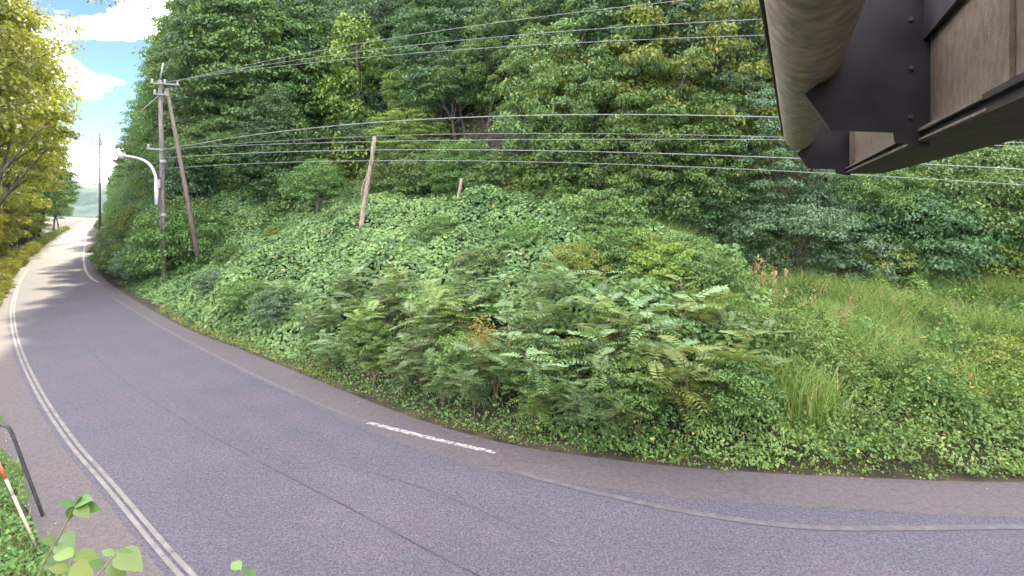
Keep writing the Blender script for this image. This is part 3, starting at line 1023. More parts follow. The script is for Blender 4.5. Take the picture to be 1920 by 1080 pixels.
# a second pole far down the road
d2 = 120.0
fp = at(187, 405, d2)
fo = empty('distant_utility_pole', (fp[0], fp[1], float(terrain(np.array([fp[0]]), np.array([fp[1]]))[0])))
tag(fo, 'distant dark utility pole against the sky beyond the bend', 'utility pole')
MB().tube([rel(at(187, 440, d2), fo), rel(at(187, 250, d2), fo)], [0.26, 0.16], 8).build('shaft', M['pole_wood'], fo, True)
MB().box((-1.6, -.06, -.06), (0.6, .06, .06), lambda X, Y, Z: rel(at(187, 271, d2 - .2) + np.array([X, Y, Z]), fo)).build('crossarm', M['pole_wood'], fo)
MB().tube([rel(at(174.6, 271, d2 - .2), fo), rel(at(174.6, 262, d2 - .2), fo)], .07, 6).build('insulator', M['pole_wood'], fo)
MB().tube([rel(at(189, 262, d2 + .3), fo), rel(at(197, 300, d2 + .3), fo), rel(at(205, 345, d2 + .3), fo)], [0.1, 0.12, 0.14], 7).build('stay', M['pole_wood'], fo, True)

# bare trunks on the slope
def bare(px0, py0, px1, py1, r0, r1, label, name, d, twig=False):
    p0, p1 = at(px0, py0, d), at(px1, py1, d + 0.3)
    g = float(terrain(np.array([p0[0]]), np.array([p0[1]]))[0])
    dirn = (p1 - p0) / max(1e-6, (p1 - p0)[2])
    base = p0 + dirn * (g - 0.2 - p0[2])
    r = empty(name, (base[0], base[1], g))
    pts = [base + (p1 - base) * u for u in np.linspace(0, 1, 6)]
    pts = [p + np.array([0.03 * math.sin(i * 2.1), 0, 0]) for i, p in enumerate(pts)]
    MB().tube([rel(p, r) for p in pts], np.linspace(r0, r1, 6), 9).build('stem', M['pale_wood'], r, True)
    if twig:
        q = [p0 + (p1 - p0) * u + np.array([-0.16 - 0.1 * math.sin(u * 9), -0.05, 0]) for u in np.linspace(0, 0.55, 7)]
        MB().tube([rel(p, r) for p in q], 0.035, 6).build('dead_vine', M['pale_wood'], r, True)
    tag(r, label, 'dead trunk')


bare(684, 378, 703, 256, 0.17, 0.10, 'tall bare pale trunk leaning out of the creeper', 'dead_tree', 30.0, True)
bare(858, 374, 866, 335, 0.14, 0.10, 'short pale stump behind the creeper crest', 'dead_stump', 31.0)
bare(1290, 368, 1278, 322, 0.05, 0.03, 'thin grey twisted stem over the dark hollow', 'dead_sapling', 30.5)

# ------------------------------------------------------------------ trees on the hill
tree_list = [
    # knd, px, py, rpx, label
    ('hang/kudzu', 1070, 205, 118, 'creeper-covered bulging tree in the middle of the hillside'),
    ('hang/lime', 1300, 150, 150, 'bright green drooping tree left of the overhead pipe'),
    ('hang/mid', 1375, 30, 120, 'green tree at the top edge beside the overhead pipe'),
    ('hang/mid', 1205, 270, 118, 'spreading green tree hanging over the dark hollow'),
    ('hang/blue', 1430, 290, 105, 'grey-green tree just below the end of the pipe'),
    ('layer/blue', 875, 150, 75, 'blue-green tree with flat branches under the top wires'),
    ('vine/lime', 668, 190, 62, 'tall column of yellow-green creeper left of centre'),
    ('vine/kudzu', 620, 230, 48, 'lower column of creeper beside the tall one'),
    ('vine/mid', 540, 312, 44, 'small creeper-covered column nearer the leaning strut pole'),
    ('round/mid', 425, 240, 75, 'rounded bright green tree right of the leaning strut pole'),
    ('hang/mid', 1130, 70, 110, 'green layered tree below the topmost wire'),
    ('layer/blue', 920, 55, 95, 'blue-green layered tree at the top centre'),
    ('layer/lime', 770, 255, 62, 'pale layered sapling in front of the dark slope'),
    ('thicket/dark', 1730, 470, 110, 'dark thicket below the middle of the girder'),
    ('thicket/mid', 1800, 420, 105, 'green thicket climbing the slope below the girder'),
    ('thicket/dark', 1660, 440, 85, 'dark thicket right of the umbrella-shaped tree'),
    ('thicket/mid', 1740, 380, 90, 'mid green thicket under the girder, above the dark one'),
    ('thicket/lime', 1850, 480, 90, 'bright thicket behind the reed grass'),
    ('hang/mid', 1000, 130, 90, 'green tree hanging over the left of the creeper-covered tree'),
    ('hang/mid', 1330, 300, 95, 'green tree hanging low over the middle of the hollow'),
    ('vinewide/lime', 1085, 165, 85, 'bright creeper cap on the bulging hillside tree'),
    ('vinewide/lime', 1240, 215, 80, 'bright creeper-hung tree left of the drooping one'),
    ('hang/lime', 1390, 215, 80, 'yellow-green tree just left of the pipe end'),
    ('thicket/mid', 1080, 330, 95, 'broad green thicket under the creeper-covered tree'),
    ('thicket/mid', 1190, 365, 85, 'broad green thicket under the spreading tree'),
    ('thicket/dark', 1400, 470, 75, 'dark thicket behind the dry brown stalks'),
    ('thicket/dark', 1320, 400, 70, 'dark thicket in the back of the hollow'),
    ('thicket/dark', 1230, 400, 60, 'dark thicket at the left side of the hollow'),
    ('thicket/blue', 1560, 400, 70, 'grey-green thicket behind the umbrella-shaped tree'),
    ('thicket/mid', 1100, 370, 75, 'green thicket between the creeper crest and the hollow'),
    ('thicket/lime', 1020, 350, 60, 'yellowish thicket at the right end of the creeper crest'),
    ('thicket/mid', 870, 330, 65, 'green thicket behind the short pale stump'),
    ('thicket/mid', 740, 335, 60, 'green thicket right of the leaning dead trunk'),
    ('thicket/lime', 640, 330, 52, 'yellow-green thicket left of the leaning dead trunk'),
    ('thicket/mid', 480, 330, 60, 'green thicket on the crest beyond the strut pole'),
    ('thicket/blue', 1950, 440, 110, 'blue-green thicket cut by the right edge'),
    ('vinewide/kudzu', 1880, 400, 120, 'creeper-clad bright green slope tree at the right edge'),
    ('droop/mid', 1650, 390, 80, 'green tree directly under the girder end'),
    ('bush/mid', 960, 345, 70, 'low green bush behind the creeper crest near the stump'),
    ('bush/mid', 800, 345, 60, 'low green bush between the leaning trunk and the stump'),
    ('bush/lime', 1060, 330, 66, 'yellowish bush below the creeper-covered tree'),
    ('broad/dark', 470, 150, 85, 'dark hazy tree right of the pole top'),
    ('round/dark', 610, 90, 90, 'dark rounded tree under the topmost wire, left of centre'),
    ('broad/blue', 730, 70, 95, 'blue-green tree above the creeper column'),
    ('round/dark', 360, 90, 70, 'hazy dark tree behind the top of the utility pole'),
    ('broad/mid', 440, 300, 60, 'green tree between the strut pole and the small creeper column'),
    ('broad/mid', 590, 350, 55, 'small green tree on the creeper crest'),
    ('round/blue', 1000, 280, 60, 'small blue-green tree left of the spreading tree'),
    ('broad/blue', 1530, 60, 90, 'blue-green tree behind the overhead pipe'),
    ('layer/mid', 1800, 300, 90, 'green tree just under the right part of the girder'),
    ('tall/dark', 1900, 290, 80, 'dark tall tree at the right edge behind the wires'),
    ('umbrella/blue', 1490, 445, 108, 'small blue-green umbrella-shaped tree at the edge of the grass'),
    ('round/dark', 1380, 400, 60, 'dark shrub at the right end of the hollow'),
    ('bush/blue', 1590, 500, 70, 'grey-green bush right of the umbrella-shaped tree'),
    ('bush/lime', 1640, 510, 62, 'bright green bush at the back of the grass'),
    ('bush/mid', 1130, 420, 70, 'green bush left of the dark hollow'),
    ('bush/lime', 1180, 480, 60, 'yellow-green bush in front of the dark hollow'),
    ('bush/mid', 1290, 500, 66, 'pointed green bush in front of the dark hollow'),
    ('bush/mid', 1900, 500, 80, 'green bush at the right edge behind the tall grass'),
]
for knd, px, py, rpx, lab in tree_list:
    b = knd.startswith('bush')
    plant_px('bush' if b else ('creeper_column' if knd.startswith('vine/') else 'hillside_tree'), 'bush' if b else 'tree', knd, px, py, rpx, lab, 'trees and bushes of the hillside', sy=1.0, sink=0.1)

# the wood that fills the slope behind them
fill = []
rg = np.random.default_rng(21)
tries = 0
kinds_fill = ['broad/mid', 'round/dark', 'layer/blue', 'broad/mid', 'layer/mid', 'round/blue', 'droop/mid', 'broad/blue', 'tall/dark', 'droop/blue', 'droop/lime']
while len(fill) < 185 and tries < 9000:
    tries += 1
    x, y = rg.uniform(-40, 48), rg.uniform(22, 72)
    px = 960 + x / y * F
    if not (-20 < px < 2060):
        continue
    s_ = float(signed(E_c, [x], [y])[0])
    lim = 17.5 if x > -20 else 9
    if s_ < lim or s_ > 46:
        continue
    z = float(terrain(np.array([x]), np.array([y]))[0])
    py = HORIZON - (z + 4.4 - CAM_H) / y * F
    if py < -160 or px < 330:
        continue
    # keep the hollow open
    if 1130 < px < 1470 and 330 < py < 480:
        continue
    if 640 < px < 1010 and 170 < py < 310 and rg.random() < 0.8:
        continue
    if any((x - q[0]) ** 2 + (y - q[1]) ** 2 < 2.4 ** 2 for q in fill):
        continue
    fill.append((x, y, z))
LOOK = {'broad': 'spreading', 'round': 'rounded', 'layer': 'flat-branched', 'tall': 'tall', 'droop': 'drooping', 'thicket': 'low thick', 'bush': 'bushy'}
HUE = {'mid': 'green', 'blue': 'blue-green', 'dark': 'dark green', 'lime': 'yellow-green', 'sunny': 'sunlit', 'kudzu': 'creeper-green'}
ORD = ['leftmost', 'second from left', 'third from left', 'fourth from left', 'fifth from left', 'sixth from left', 'seventh from left', 'eighth from left', 'ninth from left']


def spot(px):
    for lim_, t_ in ((480, 'behind the two poles'), (660, 'left of the dead trunk'), (820, 'above the dead trunk'), (1000, 'above the pale stump'), (1200, 'left of the hollow'), (1430, 'above the hollow'), (1600, 'behind the pipe')):
        if px < lim_:
            return t_
    return 'beside the girder'


rows = {}
for x, y, z in fill:
    px = 960 + x / y * F
    py = HORIZON - (z + 4.4 - CAM_H) / y * F
    k = kinds_fill[rg.integers(len(kinds_fill))]
    a_, b_ = k.split('/')
    band = 'topmost' if py < 30 else ('upper' if py < 140 else 'middle')
    rows.setdefault((LOOK[a_] + ' ' + HUE[b_], band, spot(px)), []).append((px, k, x, y, z))
for (look, band, where), lst in rows.items():
    lst.sort()
    for n_, (px, k, x, y, z) in enumerate(lst):
        lab = look + ' tree, ' + band + ' hillside wood ' + where
        if len(lst) > 1:
            lab += ', ' + ORD[n_]
        plant('hillside_tree', 'tree', k, (x, y, z - 0.2), rg.uniform(0.8, 1.25), lab, 'crowded trees of the hillside wood')

# the green wall along the far side of the road beyond the pole
Eh = resample(slice_px(Efine, -230, -21.5), 60)
th = unit(np.gradient(Eh, axis=0)); nh = np.stack([th[:, 1], -th[:, 0]], 1)
rg = np.random.default_rng(5)
sk = np.concatenate([[0], np.cumsum(np.linalg.norm(np.diff(Eh, axis=0), axis=1))])


def along(u, w):
    return np.array([np.interp(u, sk, Eh[:, 0]) + np.interp(u, sk, nh[:, 0]) * w, np.interp(u, sk, Eh[:, 1]) + np.interp(u, sk, nh[:, 1]) * w])


NUM = 'first second third fourth fifth sixth seventh eighth ninth tenth eleventh twelfth thirteenth fourteenth fifteenth sixteenth seventeenth eighteenth nineteenth twentieth'.split()
_n9 = NUM[:9]
for _t in ('twent', 'thirt', 'fort', 'fift', 'sixt', 'sevent'):
    NUM += ([_t + 'ieth'] if _t != 'twent' else []) + [_t + 'y-' + q for q in _n9]
n_row = 0
u = 1.0
while u < sk[-1]:
    for (w, kk, sc) in ((1.35, ('bush/mid', 'bush/blue', 'bush/kudzu'), (0.8, 1.15)), (3.0, ('thicket/mid', 'thicket/blue', 'thicket/mid', 'thicket/lime'), (1.25, 1.75)), (4.6, ('broad/mid', 'round/blue', 'round/mid'), (1.05, 1.45)), (9.0, ('tall/mid', 'broad/mid', 'tall/dark', 'tall/mid'), (1.35, 1.65)), (14.5, ('tall/mid', 'tall/dark', 'tall/blue'), (1.4, 1.7))):
        if u < (7 if w < 3.5 else 13) and w > 2:
            continue
        far_ = 1.0 if (u > 11 and w in (3.0, 4.6)) else 0.0
        p = along(u + rg.uniform(-1, 1), w + 2.2 * far_ + (1.3 if u > 40 and w < 2 else 0.0) + (rg.uniform(-0.6, 0.8) if w > 2 else rg.uniform(-0.2, 0.5)))
        if p[1] < PD + 1.0 and 262 < 960 + p[0] / p[1] * F < 350:
            continue
        z = float(terrain(p[:1], p[1:])[0])
        k = kk[rg.integers(len(kk))]
        b = k.startswith('bush') or k.startswith('thicket')
        nth = NUM[min(n_row, len(NUM) - 1)]
        rowname = {1.35: 'bush at the foot of the roadside green wall, ', 3.0: 'thicket at the foot of the roadside green wall, ', 4.6: 'low tree at the front of the roadside green wall, ', 9.0: 'tall tree in the roadside green wall, ', 14.5: 'topmost tree behind the roadside green wall, '}[w]
        plant('roadside_bush' if b else 'roadside_tree', 'bush' if b else 'tree', k, (p[0], p[1], z - 0.2), rg.uniform(*sc) * (1 - 0.22 * far_),
              HUE[k.split('/')[1]] + ' ' + rowname + nth + ' beyond the utility pole', 'trees and bushes of the roadside green wall')
    n_row += 1
    u += 2.6 if u < 36 else (6.0 if u < 95 else 10.0)

# sunlit trees on the near side of the road, at the left edge
near_trees = [
    # kind, px of the trunk, distance, scale
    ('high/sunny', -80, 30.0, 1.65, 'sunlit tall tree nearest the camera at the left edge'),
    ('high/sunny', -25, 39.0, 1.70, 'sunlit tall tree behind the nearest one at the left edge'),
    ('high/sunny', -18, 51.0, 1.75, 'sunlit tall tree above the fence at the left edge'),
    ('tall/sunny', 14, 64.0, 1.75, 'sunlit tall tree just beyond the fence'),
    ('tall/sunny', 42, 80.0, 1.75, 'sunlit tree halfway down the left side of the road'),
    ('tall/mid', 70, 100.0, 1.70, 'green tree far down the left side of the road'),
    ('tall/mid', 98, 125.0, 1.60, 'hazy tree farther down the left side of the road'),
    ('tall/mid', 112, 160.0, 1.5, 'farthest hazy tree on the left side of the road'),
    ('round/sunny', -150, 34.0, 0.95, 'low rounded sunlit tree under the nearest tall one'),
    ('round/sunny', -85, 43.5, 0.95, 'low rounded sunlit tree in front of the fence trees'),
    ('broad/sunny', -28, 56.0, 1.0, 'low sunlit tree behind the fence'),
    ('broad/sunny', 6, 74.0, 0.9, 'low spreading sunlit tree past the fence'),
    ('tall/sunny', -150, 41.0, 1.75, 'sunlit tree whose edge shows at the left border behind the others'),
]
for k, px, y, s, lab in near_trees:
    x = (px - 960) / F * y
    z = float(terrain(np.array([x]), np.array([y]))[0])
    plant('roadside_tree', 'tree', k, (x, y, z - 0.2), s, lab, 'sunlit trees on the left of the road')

# low sunlit bushes along the near edge
Lh = resample(slice_px(Lfine, -150, -27.5), 200)
tl2 = unit(np.gradient(Lh, axis=0)); nl2 = np.stack([-tl2[:, 1], tl2[:, 0]], 1)
sk2 = np.concatenate([[0], np.cumsum(np.linalg.norm(np.diff(Lh, axis=0), axis=1))])
u = 0.0
n_h = 0
rg = np.random.default_rng(17)
while u < sk2[-1]:
    i = int(np.searchsorted(sk2, u)); i = min(i, len(Lh) - 1)
    p = Lh[i] + nl2[i] * rg.uniform(1.15, 1.6)
    z = float(terrain(p[:1], p[1:])[0])
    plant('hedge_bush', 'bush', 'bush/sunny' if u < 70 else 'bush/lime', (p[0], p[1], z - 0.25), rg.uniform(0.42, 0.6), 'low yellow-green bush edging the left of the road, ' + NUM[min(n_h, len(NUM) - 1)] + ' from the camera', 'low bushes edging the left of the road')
    n_h += 1
    u += 1.6 if u < 36 else 3.4

u = 0.0
n_h = 0
while u < 110:
    i = min(int(np.searchsorted(sk2, u)), len(Lh) - 1)
    p = Lh[i] + nl2[i] * rg.uniform(5.8, 7.2)
    z = float(terrain(p[:1], p[1:])[0])
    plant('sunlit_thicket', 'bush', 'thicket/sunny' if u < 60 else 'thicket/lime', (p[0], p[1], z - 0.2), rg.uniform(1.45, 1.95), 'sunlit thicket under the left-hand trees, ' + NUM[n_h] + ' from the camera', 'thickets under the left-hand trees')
    n_h += 1
    u += 3.2 if u < 40 else 6.0

# black railing behind the bushes
def railing(p0, p1, label, nb):
    p0, p1 = np.array(p0), np.array(p1)
    r = empty('railing', tuple(p0))
    tag(r, label, 'fence', 'black railings on the left of the road')
    for zz in (0.12, 1.9):
        MB().tube([(0, 0, zz), tuple(p1 - p0 + np.array([0, 0, zz]))], 0.045, 6).build('rail', M['black_paint'], r)
    bm_ = MB().tube([(0, 0, 0.12), (0, 0, 1.9)], 0.035, 5).data('baluster'); bm_.materials.append(M['black_paint'])
    pm_ = MB().tube([(0, 0, -0.4), (0, 0, 2.0)], 0.06, 6).data('post'); pm_.materials.append(M['black_paint'])
    for k in range(nb + 1):
        q = (p1 - p0) * k / nb
        c = add('post' if k in (0, nb) else 'baluster', pm_ if k in (0, nb) else bm_, None, r)
        c.location = tuple(q)


def on_bank(px, d):
    x = (px - 960) / F * d
    return (x, d, float(terrain(np.array([x]), np.array([d]))[0]))


railing(on_bank(2, 57.5), on_bank(30, 68), 'black railing panel nearest the camera behind the left bushes', 8)
railing(on_bank(35, 70), on_bank(64, 89), 'farther black railing panel behind the left bushes', 14)

# car far down the road
cd = 205.0
cpx = on_road(163.5, 400 + CAM_H * F / cd)
co = empty('car', (cpx[0], cpx[1], 0))
tag(co, 'white car far down the road coming round the bend', 'car')
co.rotation_euler = (0, 0, math.radians(40))


def hull(name, secs, mat, parent):
    """Loft of (y, half width, z0, z1) boxes."""
    V, Fc = [], []
    for (y, w, z0, z1) in secs:
        V += [(-w, y, z0), (w, y, z0), (w * .96, y, z1), (-w * .96, y, z1)]
    for i in range(len(secs) - 1):
        for k in range(4):
            a_, b_ = i * 4 + k, i * 4 + (k + 1) % 4
            Fc.append((a_, b_, b_ + 4, a_ + 4))
    Fc += [(3, 2, 1, 0), tuple((len(secs) - 1) * 4 + k for k in range(4))]
    return build(name, np.array(V), np.array(Fc), mat, parent)


hull('body', [(-1.7, .74, .35, .75), (-1.6, .78, .25, .9), (-0.9, .80, .22, .98), (0.9, .80, .22, 1.0), (1.65, .78, .25, 1.0), (1.72, .74, .35, .9)], M['car_white'], co)
hull('cabin', [(-1.0, .70, .97, 1.0), (-0.45, .66, .97, 1.55), (1.0, .66, .99, 1.6), (1.6, .70, .99, 1.05)], M['car_white'], co)
hull('windscreen', [(-1.03, .60, 1.0, 1.04), (-0.52, .58, 1.0, 1.52), (-0.48, .5, 1.2, 1.4)], M['car_glass'], co)
for s_ in (-1, 1):
    MB().box((s_ * .675 - .01, -.4, 1.05), (s_ * .675 + .01, 1.0, 1.45)).build('side_window', M['car_glass'], co)
    MB().box((s_ * .58 - .14, -1.71, .62), (s_ * .58 + .14, -1.66, .78)).build('headlight', M['insulator'], co)
    for y in (-1.05, 1.1):
        MB().tube([(s_ * .66, y, .29), (s_ * .81, y, .29)], .29, 14).build('wheel', M['tyre'], co, True)

# ------------------------------------------------------------------ far mountain
mx = np.linspace(-1, 1, 80); my = np.linspace(0, 1, 30)
MX, MY = np.meshgrid(mx, my)
wx = -560 + MX * 330; wy = 560 + MY * 220
hz = (52 + 8 * MX) * np.sin(np.clip(MY, 0, 1) * math.pi * 0.5) * (0.75 + 0.5 * fbm(MX * 3, MY * 3, 0, 31)) + 5 * fbm(MX * 30, MY * 20, 0, 8)
ii = np.arange(80 * 30).reshape(30, 80)
q = np.stack([ii[:-1, :-1], ii[:-1, 1:], ii[1:, 1:], ii[1:, :-1]], -1).reshape(-1, 4)
o = build('far_mountain', np.stack([wx, wy, hz - 1], -1).reshape(-1, 3), q, M['far_wood'], smooth=False)
tag(o, kind='structure')


# ------------------------------------------------------------------ ground cover
def surf_cover(region, n, lump, rg, eps=0.12):
    """Random points on terrain + lump(x, y) inside region, with normals."""
    x0, x1, y0, y1, keep = region
    X = rg.uniform(x0, x1, n); Y = rg.uniform(y0, y1, n)
    s = signed(E_c, X, Y)
    k = keep(X, Y, s)
    X, Y, s = X[k], Y[k], s[k]

    def hgt(x, y, s_):
        return terrain(x, y) + lump(x, y, s_)
    Z = hgt(X, Y, s)
    zx = (hgt(X + eps, Y, signed(E_c, X + eps, Y)) - Z) / eps
    zy = (hgt(X, Y + eps, signed(E_c, X, Y + eps)) - Z) / eps
    N = unit(np.stack([-zx, -zy, np.ones_like(Z)], 1))
    return np.stack([X, Y, Z], 1), N, s


# creeper carpet on the mound
def k_lump(x, y, s):
    b = 0.0 + 2.1 * fbm(x / 2.1, y / 2.1, 0, 41, 3) + 0.6 * fbm(x / 0.7, y / 0.7, 0, 44, 2)
    return b * np.clip((s - 0.4) / 1.6, 0, 1) * (1 - 0.72 * sstep(-15, -20, x) * sstep(6.5, 3.5, s))


def k_keep(x, y, s):
    return (s > 0.5 + 2.3 * sstep(-8.5, -6, x)) & (s < 18.5) & (x < 8.0 + 5.0 * (fbm(x / 2, y / 2, 0, 6) - 0.5))


rg = np.random.default_rng(100)
P, N, s = surf_cover((-31, 11, 11, 46, k_keep), 285000, k_lump, rg)
P[:, 2] -= 0.32 * rg.random(len(P)) ** 2
sz = rg.uniform(0.12, 0.21, len(P))
t = np.clip(0.62 * rg.random(len(P)) + 1.3 * (fbm(P[:, 0] / 1.6, P[:, 1] / 1.6, 0, 55, 3) - 0.36), 0, 0.955)
t = np.where(rg.random(len(P)) > 0.991, 1.0, t)
sz = sz * (0.75 + 0.6 * fbm(P[:, 0] / 2.4, P[:, 1] / 2.4, 0, 58, 2))
V, Fc, T = leaf_faces(P, N + np.array([0, -0.25, 0.35]), sz, rg, aspect=0.8, fold=0.10, jitter=0.42, six=True, tint=t)
o = build('creeper_ground_cover', V, Fc, L['kudzu'], tint=T)
tag(o, 'thick carpet of broad-leaved green creeper over the bank', 'creeper', kind='stuff')
print('kudzu leaves', len(P))

rgm = np.random.default_rng(77)
MIX = [(430, 5.0, 'bush/mid', 0.55, 'small bush poking out of the creeper near the strut pole'), (520, 8.0, 'bush/lime', 0.5, 'yellowish bush on the left of the creeper bank'),
       (640, 9.5, 'bush/mid', 0.6, 'green bush high on the creeper bank left of the dead trunk'), (720, 6.5, 'bush/blue', 0.55, 'blue-green bush on the creeper bank below the dead trunk'),
       (820, 8.5, 'bush/mid', 0.6, 'green bush on the creeper bank below the pale stump'), (900, 6.0, 'bush/kudzu', 0.6, 'leafy hump in the middle of the creeper bank'),
       (990, 8.0, 'bush/mid', 0.7, 'green bush on the upper right of the creeper bank'), (1080, 6.0, 'bush/lime', 0.65, 'yellow-green bush on the right of the creeper bank'),
       (1150, 7.5, 'bush/mid', 0.75, 'green bush at the right end of the creeper bank'), (1240, 6.5, 'bush/lime', 0.7, 'bright bush between the creeper bank and the grass'),
       (1330, 6.0, 'bush/mid', 0.7, 'green bush left of the dry brown stalks'), (400, 2.0, 'bush/blue', 0.55, 'grey-green bush at the road edge right of the utility pole'),
       (690, 1.1, 'bush/mid', 0.5, 'broad-leaved bush among the first pinnate shrubs'), (870, 1.4, 'bush/weed', 0.5, 'broad-leaved bush behind the foot of the leaning snow pole'),
       (1010, 1.5, 'bush/mid', 0.55, 'broad-leaved bush in the middle of the shrub row'), (1180, 1.2, 'bush/weed', 0.5, 'broad-leaved yellowish bush under the large shrubs'),
       (1375, 1.3, 'bush/mid', 0.55, 'broad-leaved bush where the shrub row meets the weeds'), (1470, 3.5, 'bush/weed', 0.6, 'leafy hump in the weeds below the dry brown stalks'),
       (1720, 2.5, 'bush/weed', 0.5, 'leafy hump in the weeds left of the thin snow pole'), (1860, 4.0, 'bush/lime', 0.6, 'yellowish hump in the weeds right of the thin snow pole'),
       (460, 1.6, 'bush/mid', 0.6, 'low bush at the road edge left of the pinnate shrubs'), (520, 1.4, 'bush/blue', 0.6, 'low grey-green bush at the road edge beside the first shrubs')]
d_ = np.arange(9, 60, 0.05)
for px, w, k, sc, lab in MIX:
    x_ = (px - 960) / F * d_
    i_ = np.nonzero(signed(E_c, x_, d_) > w)[0][0]
    z = float(terrain(x_[i_:i_ + 1], d_[i_:i_ + 1])[0])
    plant('bank_bush', 'bush', k, (x_[i_], d_[i_], z + 0.35), sc, lab, 'bushes growing out of the creeper bank')

# creeper on the slope at the right edge
def r_keep(x, y, s):
    return (s > 14.0) & (s < 24) & (x > 17) & (x < 34)


P, N, s = surf_cover((17, 34, 20, 38, r_keep), 60000, lambda x, y, s: 0.3 + 1.0 * fbm(x / 2, y / 2, 0, 61), rg)
t = np.clip(0.7 * rg.random(len(P)) + 0.3 * fbm(P[:, 0], P[:, 1], 0, 65, 2), 0, 0.95)
V, Fc, T = leaf_faces(P, N + np.array([0, -0.3, 0.2]), rg.uniform(0.13, 0.22, len(P)), rg, aspect=0.8, jitter=0.4, tint=t)
o = build('creeper_slope_cover', V, Fc, L['kudzu'], tint=T)
tag(o, 'bright creeper covering the slope at the right edge', 'creeper', kind='stuff')

# undergrowth on the shaded hill
P, N, s = surf_cover((-60, 45, 18, 75, lambda x, y, s: (s > 13) & (s < 45)), 90000, lambda x, y, s: 0.1 + 0.8 * fbm(x / 1.5, y / 1.5, 0, 71), rg, 0.3)
V, Fc, T = leaf_faces(P, N + np.array([0, -0.2, 0.3]), rg.uniform(0.16, 0.3, len(P)), rg, jitter=0.5)
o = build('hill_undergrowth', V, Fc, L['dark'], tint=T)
tag(o, 'dark leafy undergrowth beneath the hillside trees', 'undergrowth', kind='stuff')


# weeds of the open ground at the right
def w_lump(x, y, s):
    a = 0.05 + 1.9 * fbm(x / 1.2, y / 1.2, 0, 81, 3) ** 1.7 + 0.9 * np.maximum(0, noise(x / 0.35, y / 0.35, 0, 85) - 0.35)
    return a * np.clip((s + 0.1) / 0.9, 0.05, 1)


def w_keep(x, y, s):
    return (s > 0.02 + 0.25 * noise(x / 0.4, y / 0.4, 0, 3)) & (s < 15.5) & (x > 1.5 - 1.6 * noise(x, y, 0, 5))


P, N, s = surf_cover((-1, 28, 9.5, 27, w_keep), 310000, w_lump, rg)
P[:, 2] -= 0.35 * rg.random(len(P)) ** 2 * np.clip(s, 0.1, 1)
far_ = np.hypot(P[:, 0], P[:, 1])
sz = rg.uniform(0.04, 0.105, len(P)) * (0.8 + far_ / 40)
t = np.clip(0.5 * rg.random(len(P)) + 1.0 * (fbm(P[:, 0] / 0.9, P[:, 1] / 0.9, 0, 95, 2) - 0.3), 0, 0.92)
t = np.where(rg.random(len(P)) > 0.985, 1.0, t)
V, Fc, T = leaf_faces(P, N + np.array([0, -0.2, 0.25]), sz, rg, aspect=0.6, jitter=0.65, tint=t)
o = build('roadside_weeds', V, Fc, L['weed'], tint=T)
tag(o, 'low tangled yellow-green weeds on the open ground at the right', 'weeds', kind='stuff')
print('weed leaves', len(P))


def blades(P, h, rg, width=0.012, lean=0.5, mat=None, name='grass', tint=None):
    n = len(P)
    a = rg.random(n) * 6.283
    d = np.stack([np.cos(a), np.sin(a), np.zeros(n)], 1)
    sd = np.stack([-np.sin(a), np.cos(a), np.zeros(n)], 1)
    # each blade's flat side is turned at random
    b = rg.random(n) * 6.283
    sd = np.stack([np.cos(b), np.sin(b), np.zeros(n)], 1)
    ln = rg.uniform(0.15, lean, n)[:, None]
    h = h[:, None]
    w = (rg.uniform(0.7, 1.3, n) * width)[:, None]
    up = np.array([0, 0, 1.0])
    p0 = P
    p1 = P + up * h * 0.55 + d * h * ln * 0.25
    p2 = P + up * h * (0.95 - 0.25 * ln) + d * h * ln * 0.9
    V = np.stack([p0 - sd * w, p0 + sd * w, p1 - sd * w * 0.8, p1 + sd * w * 0.8, p2], 1).reshape(-1, 3)
    i = np.arange(n)[:, None] * 5
    F4 = i + np.array([[0, 1, 3, 2]])
    F3 = i + np.array([[2, 3, 4]])
    T = np.repeat(rg.random(n) if tint is None else tint, 5)
    return V, [F4, F3], T


def scatter(region, n, rg):
    x0, x1, y0, y1, keep = region
    X = rg.uniform(x0, x1, n); Y = rg.uniform(y0, y1, n)
    s = signed(E_c, X, Y)
    k = keep(X, Y, s)
    X, Y, s = X[k], Y[k], s[k]
    return np.stack([X, Y, terrain(X, Y)], 1), s


P, s = scatter((6, 27, 12, 27, lambda x, y, s: (s > 0.9) & (s < 16) & (fbm(x / 1.8, y / 1.8, 0, 111) + 0.022 * (s - 4) > 0.48)), 100000, rg)
h = rg.uniform(0.9, 1.9, len(P)) * (0.75 + 0.5 * noise(P[:, 0] / 1.5, P[:, 1] / 1.5, 0, 7))
V, Fc, T = blades(P, h, rg, 0.012, 0.8)
o = build('tall_grass', V, Fc, L['grass'], tint=T)
tag(o, 'tall soft grass at the back of the open ground', 'grass', kind='stuff')
print('grass', len(P))
# bright plume of taller reeds near the right edge
P, s = scatter((19.5, 24.5, 19.5, 24.5, lambda x, y, s: (np.hypot(x - 21.8, y - 22.3) < 2.3)), 5200, rg)
V, Fc, T = blades(P, rg.uniform(1.3, 2.2, len(P)), rg, 0.018, 0.9)
o = build('reed_grass', V, Fc, L['grass'], tint=T * 0.7)
tag(o, 'dense pale green clump of tall reed grass near the right edge', 'grass', kind='stuff')

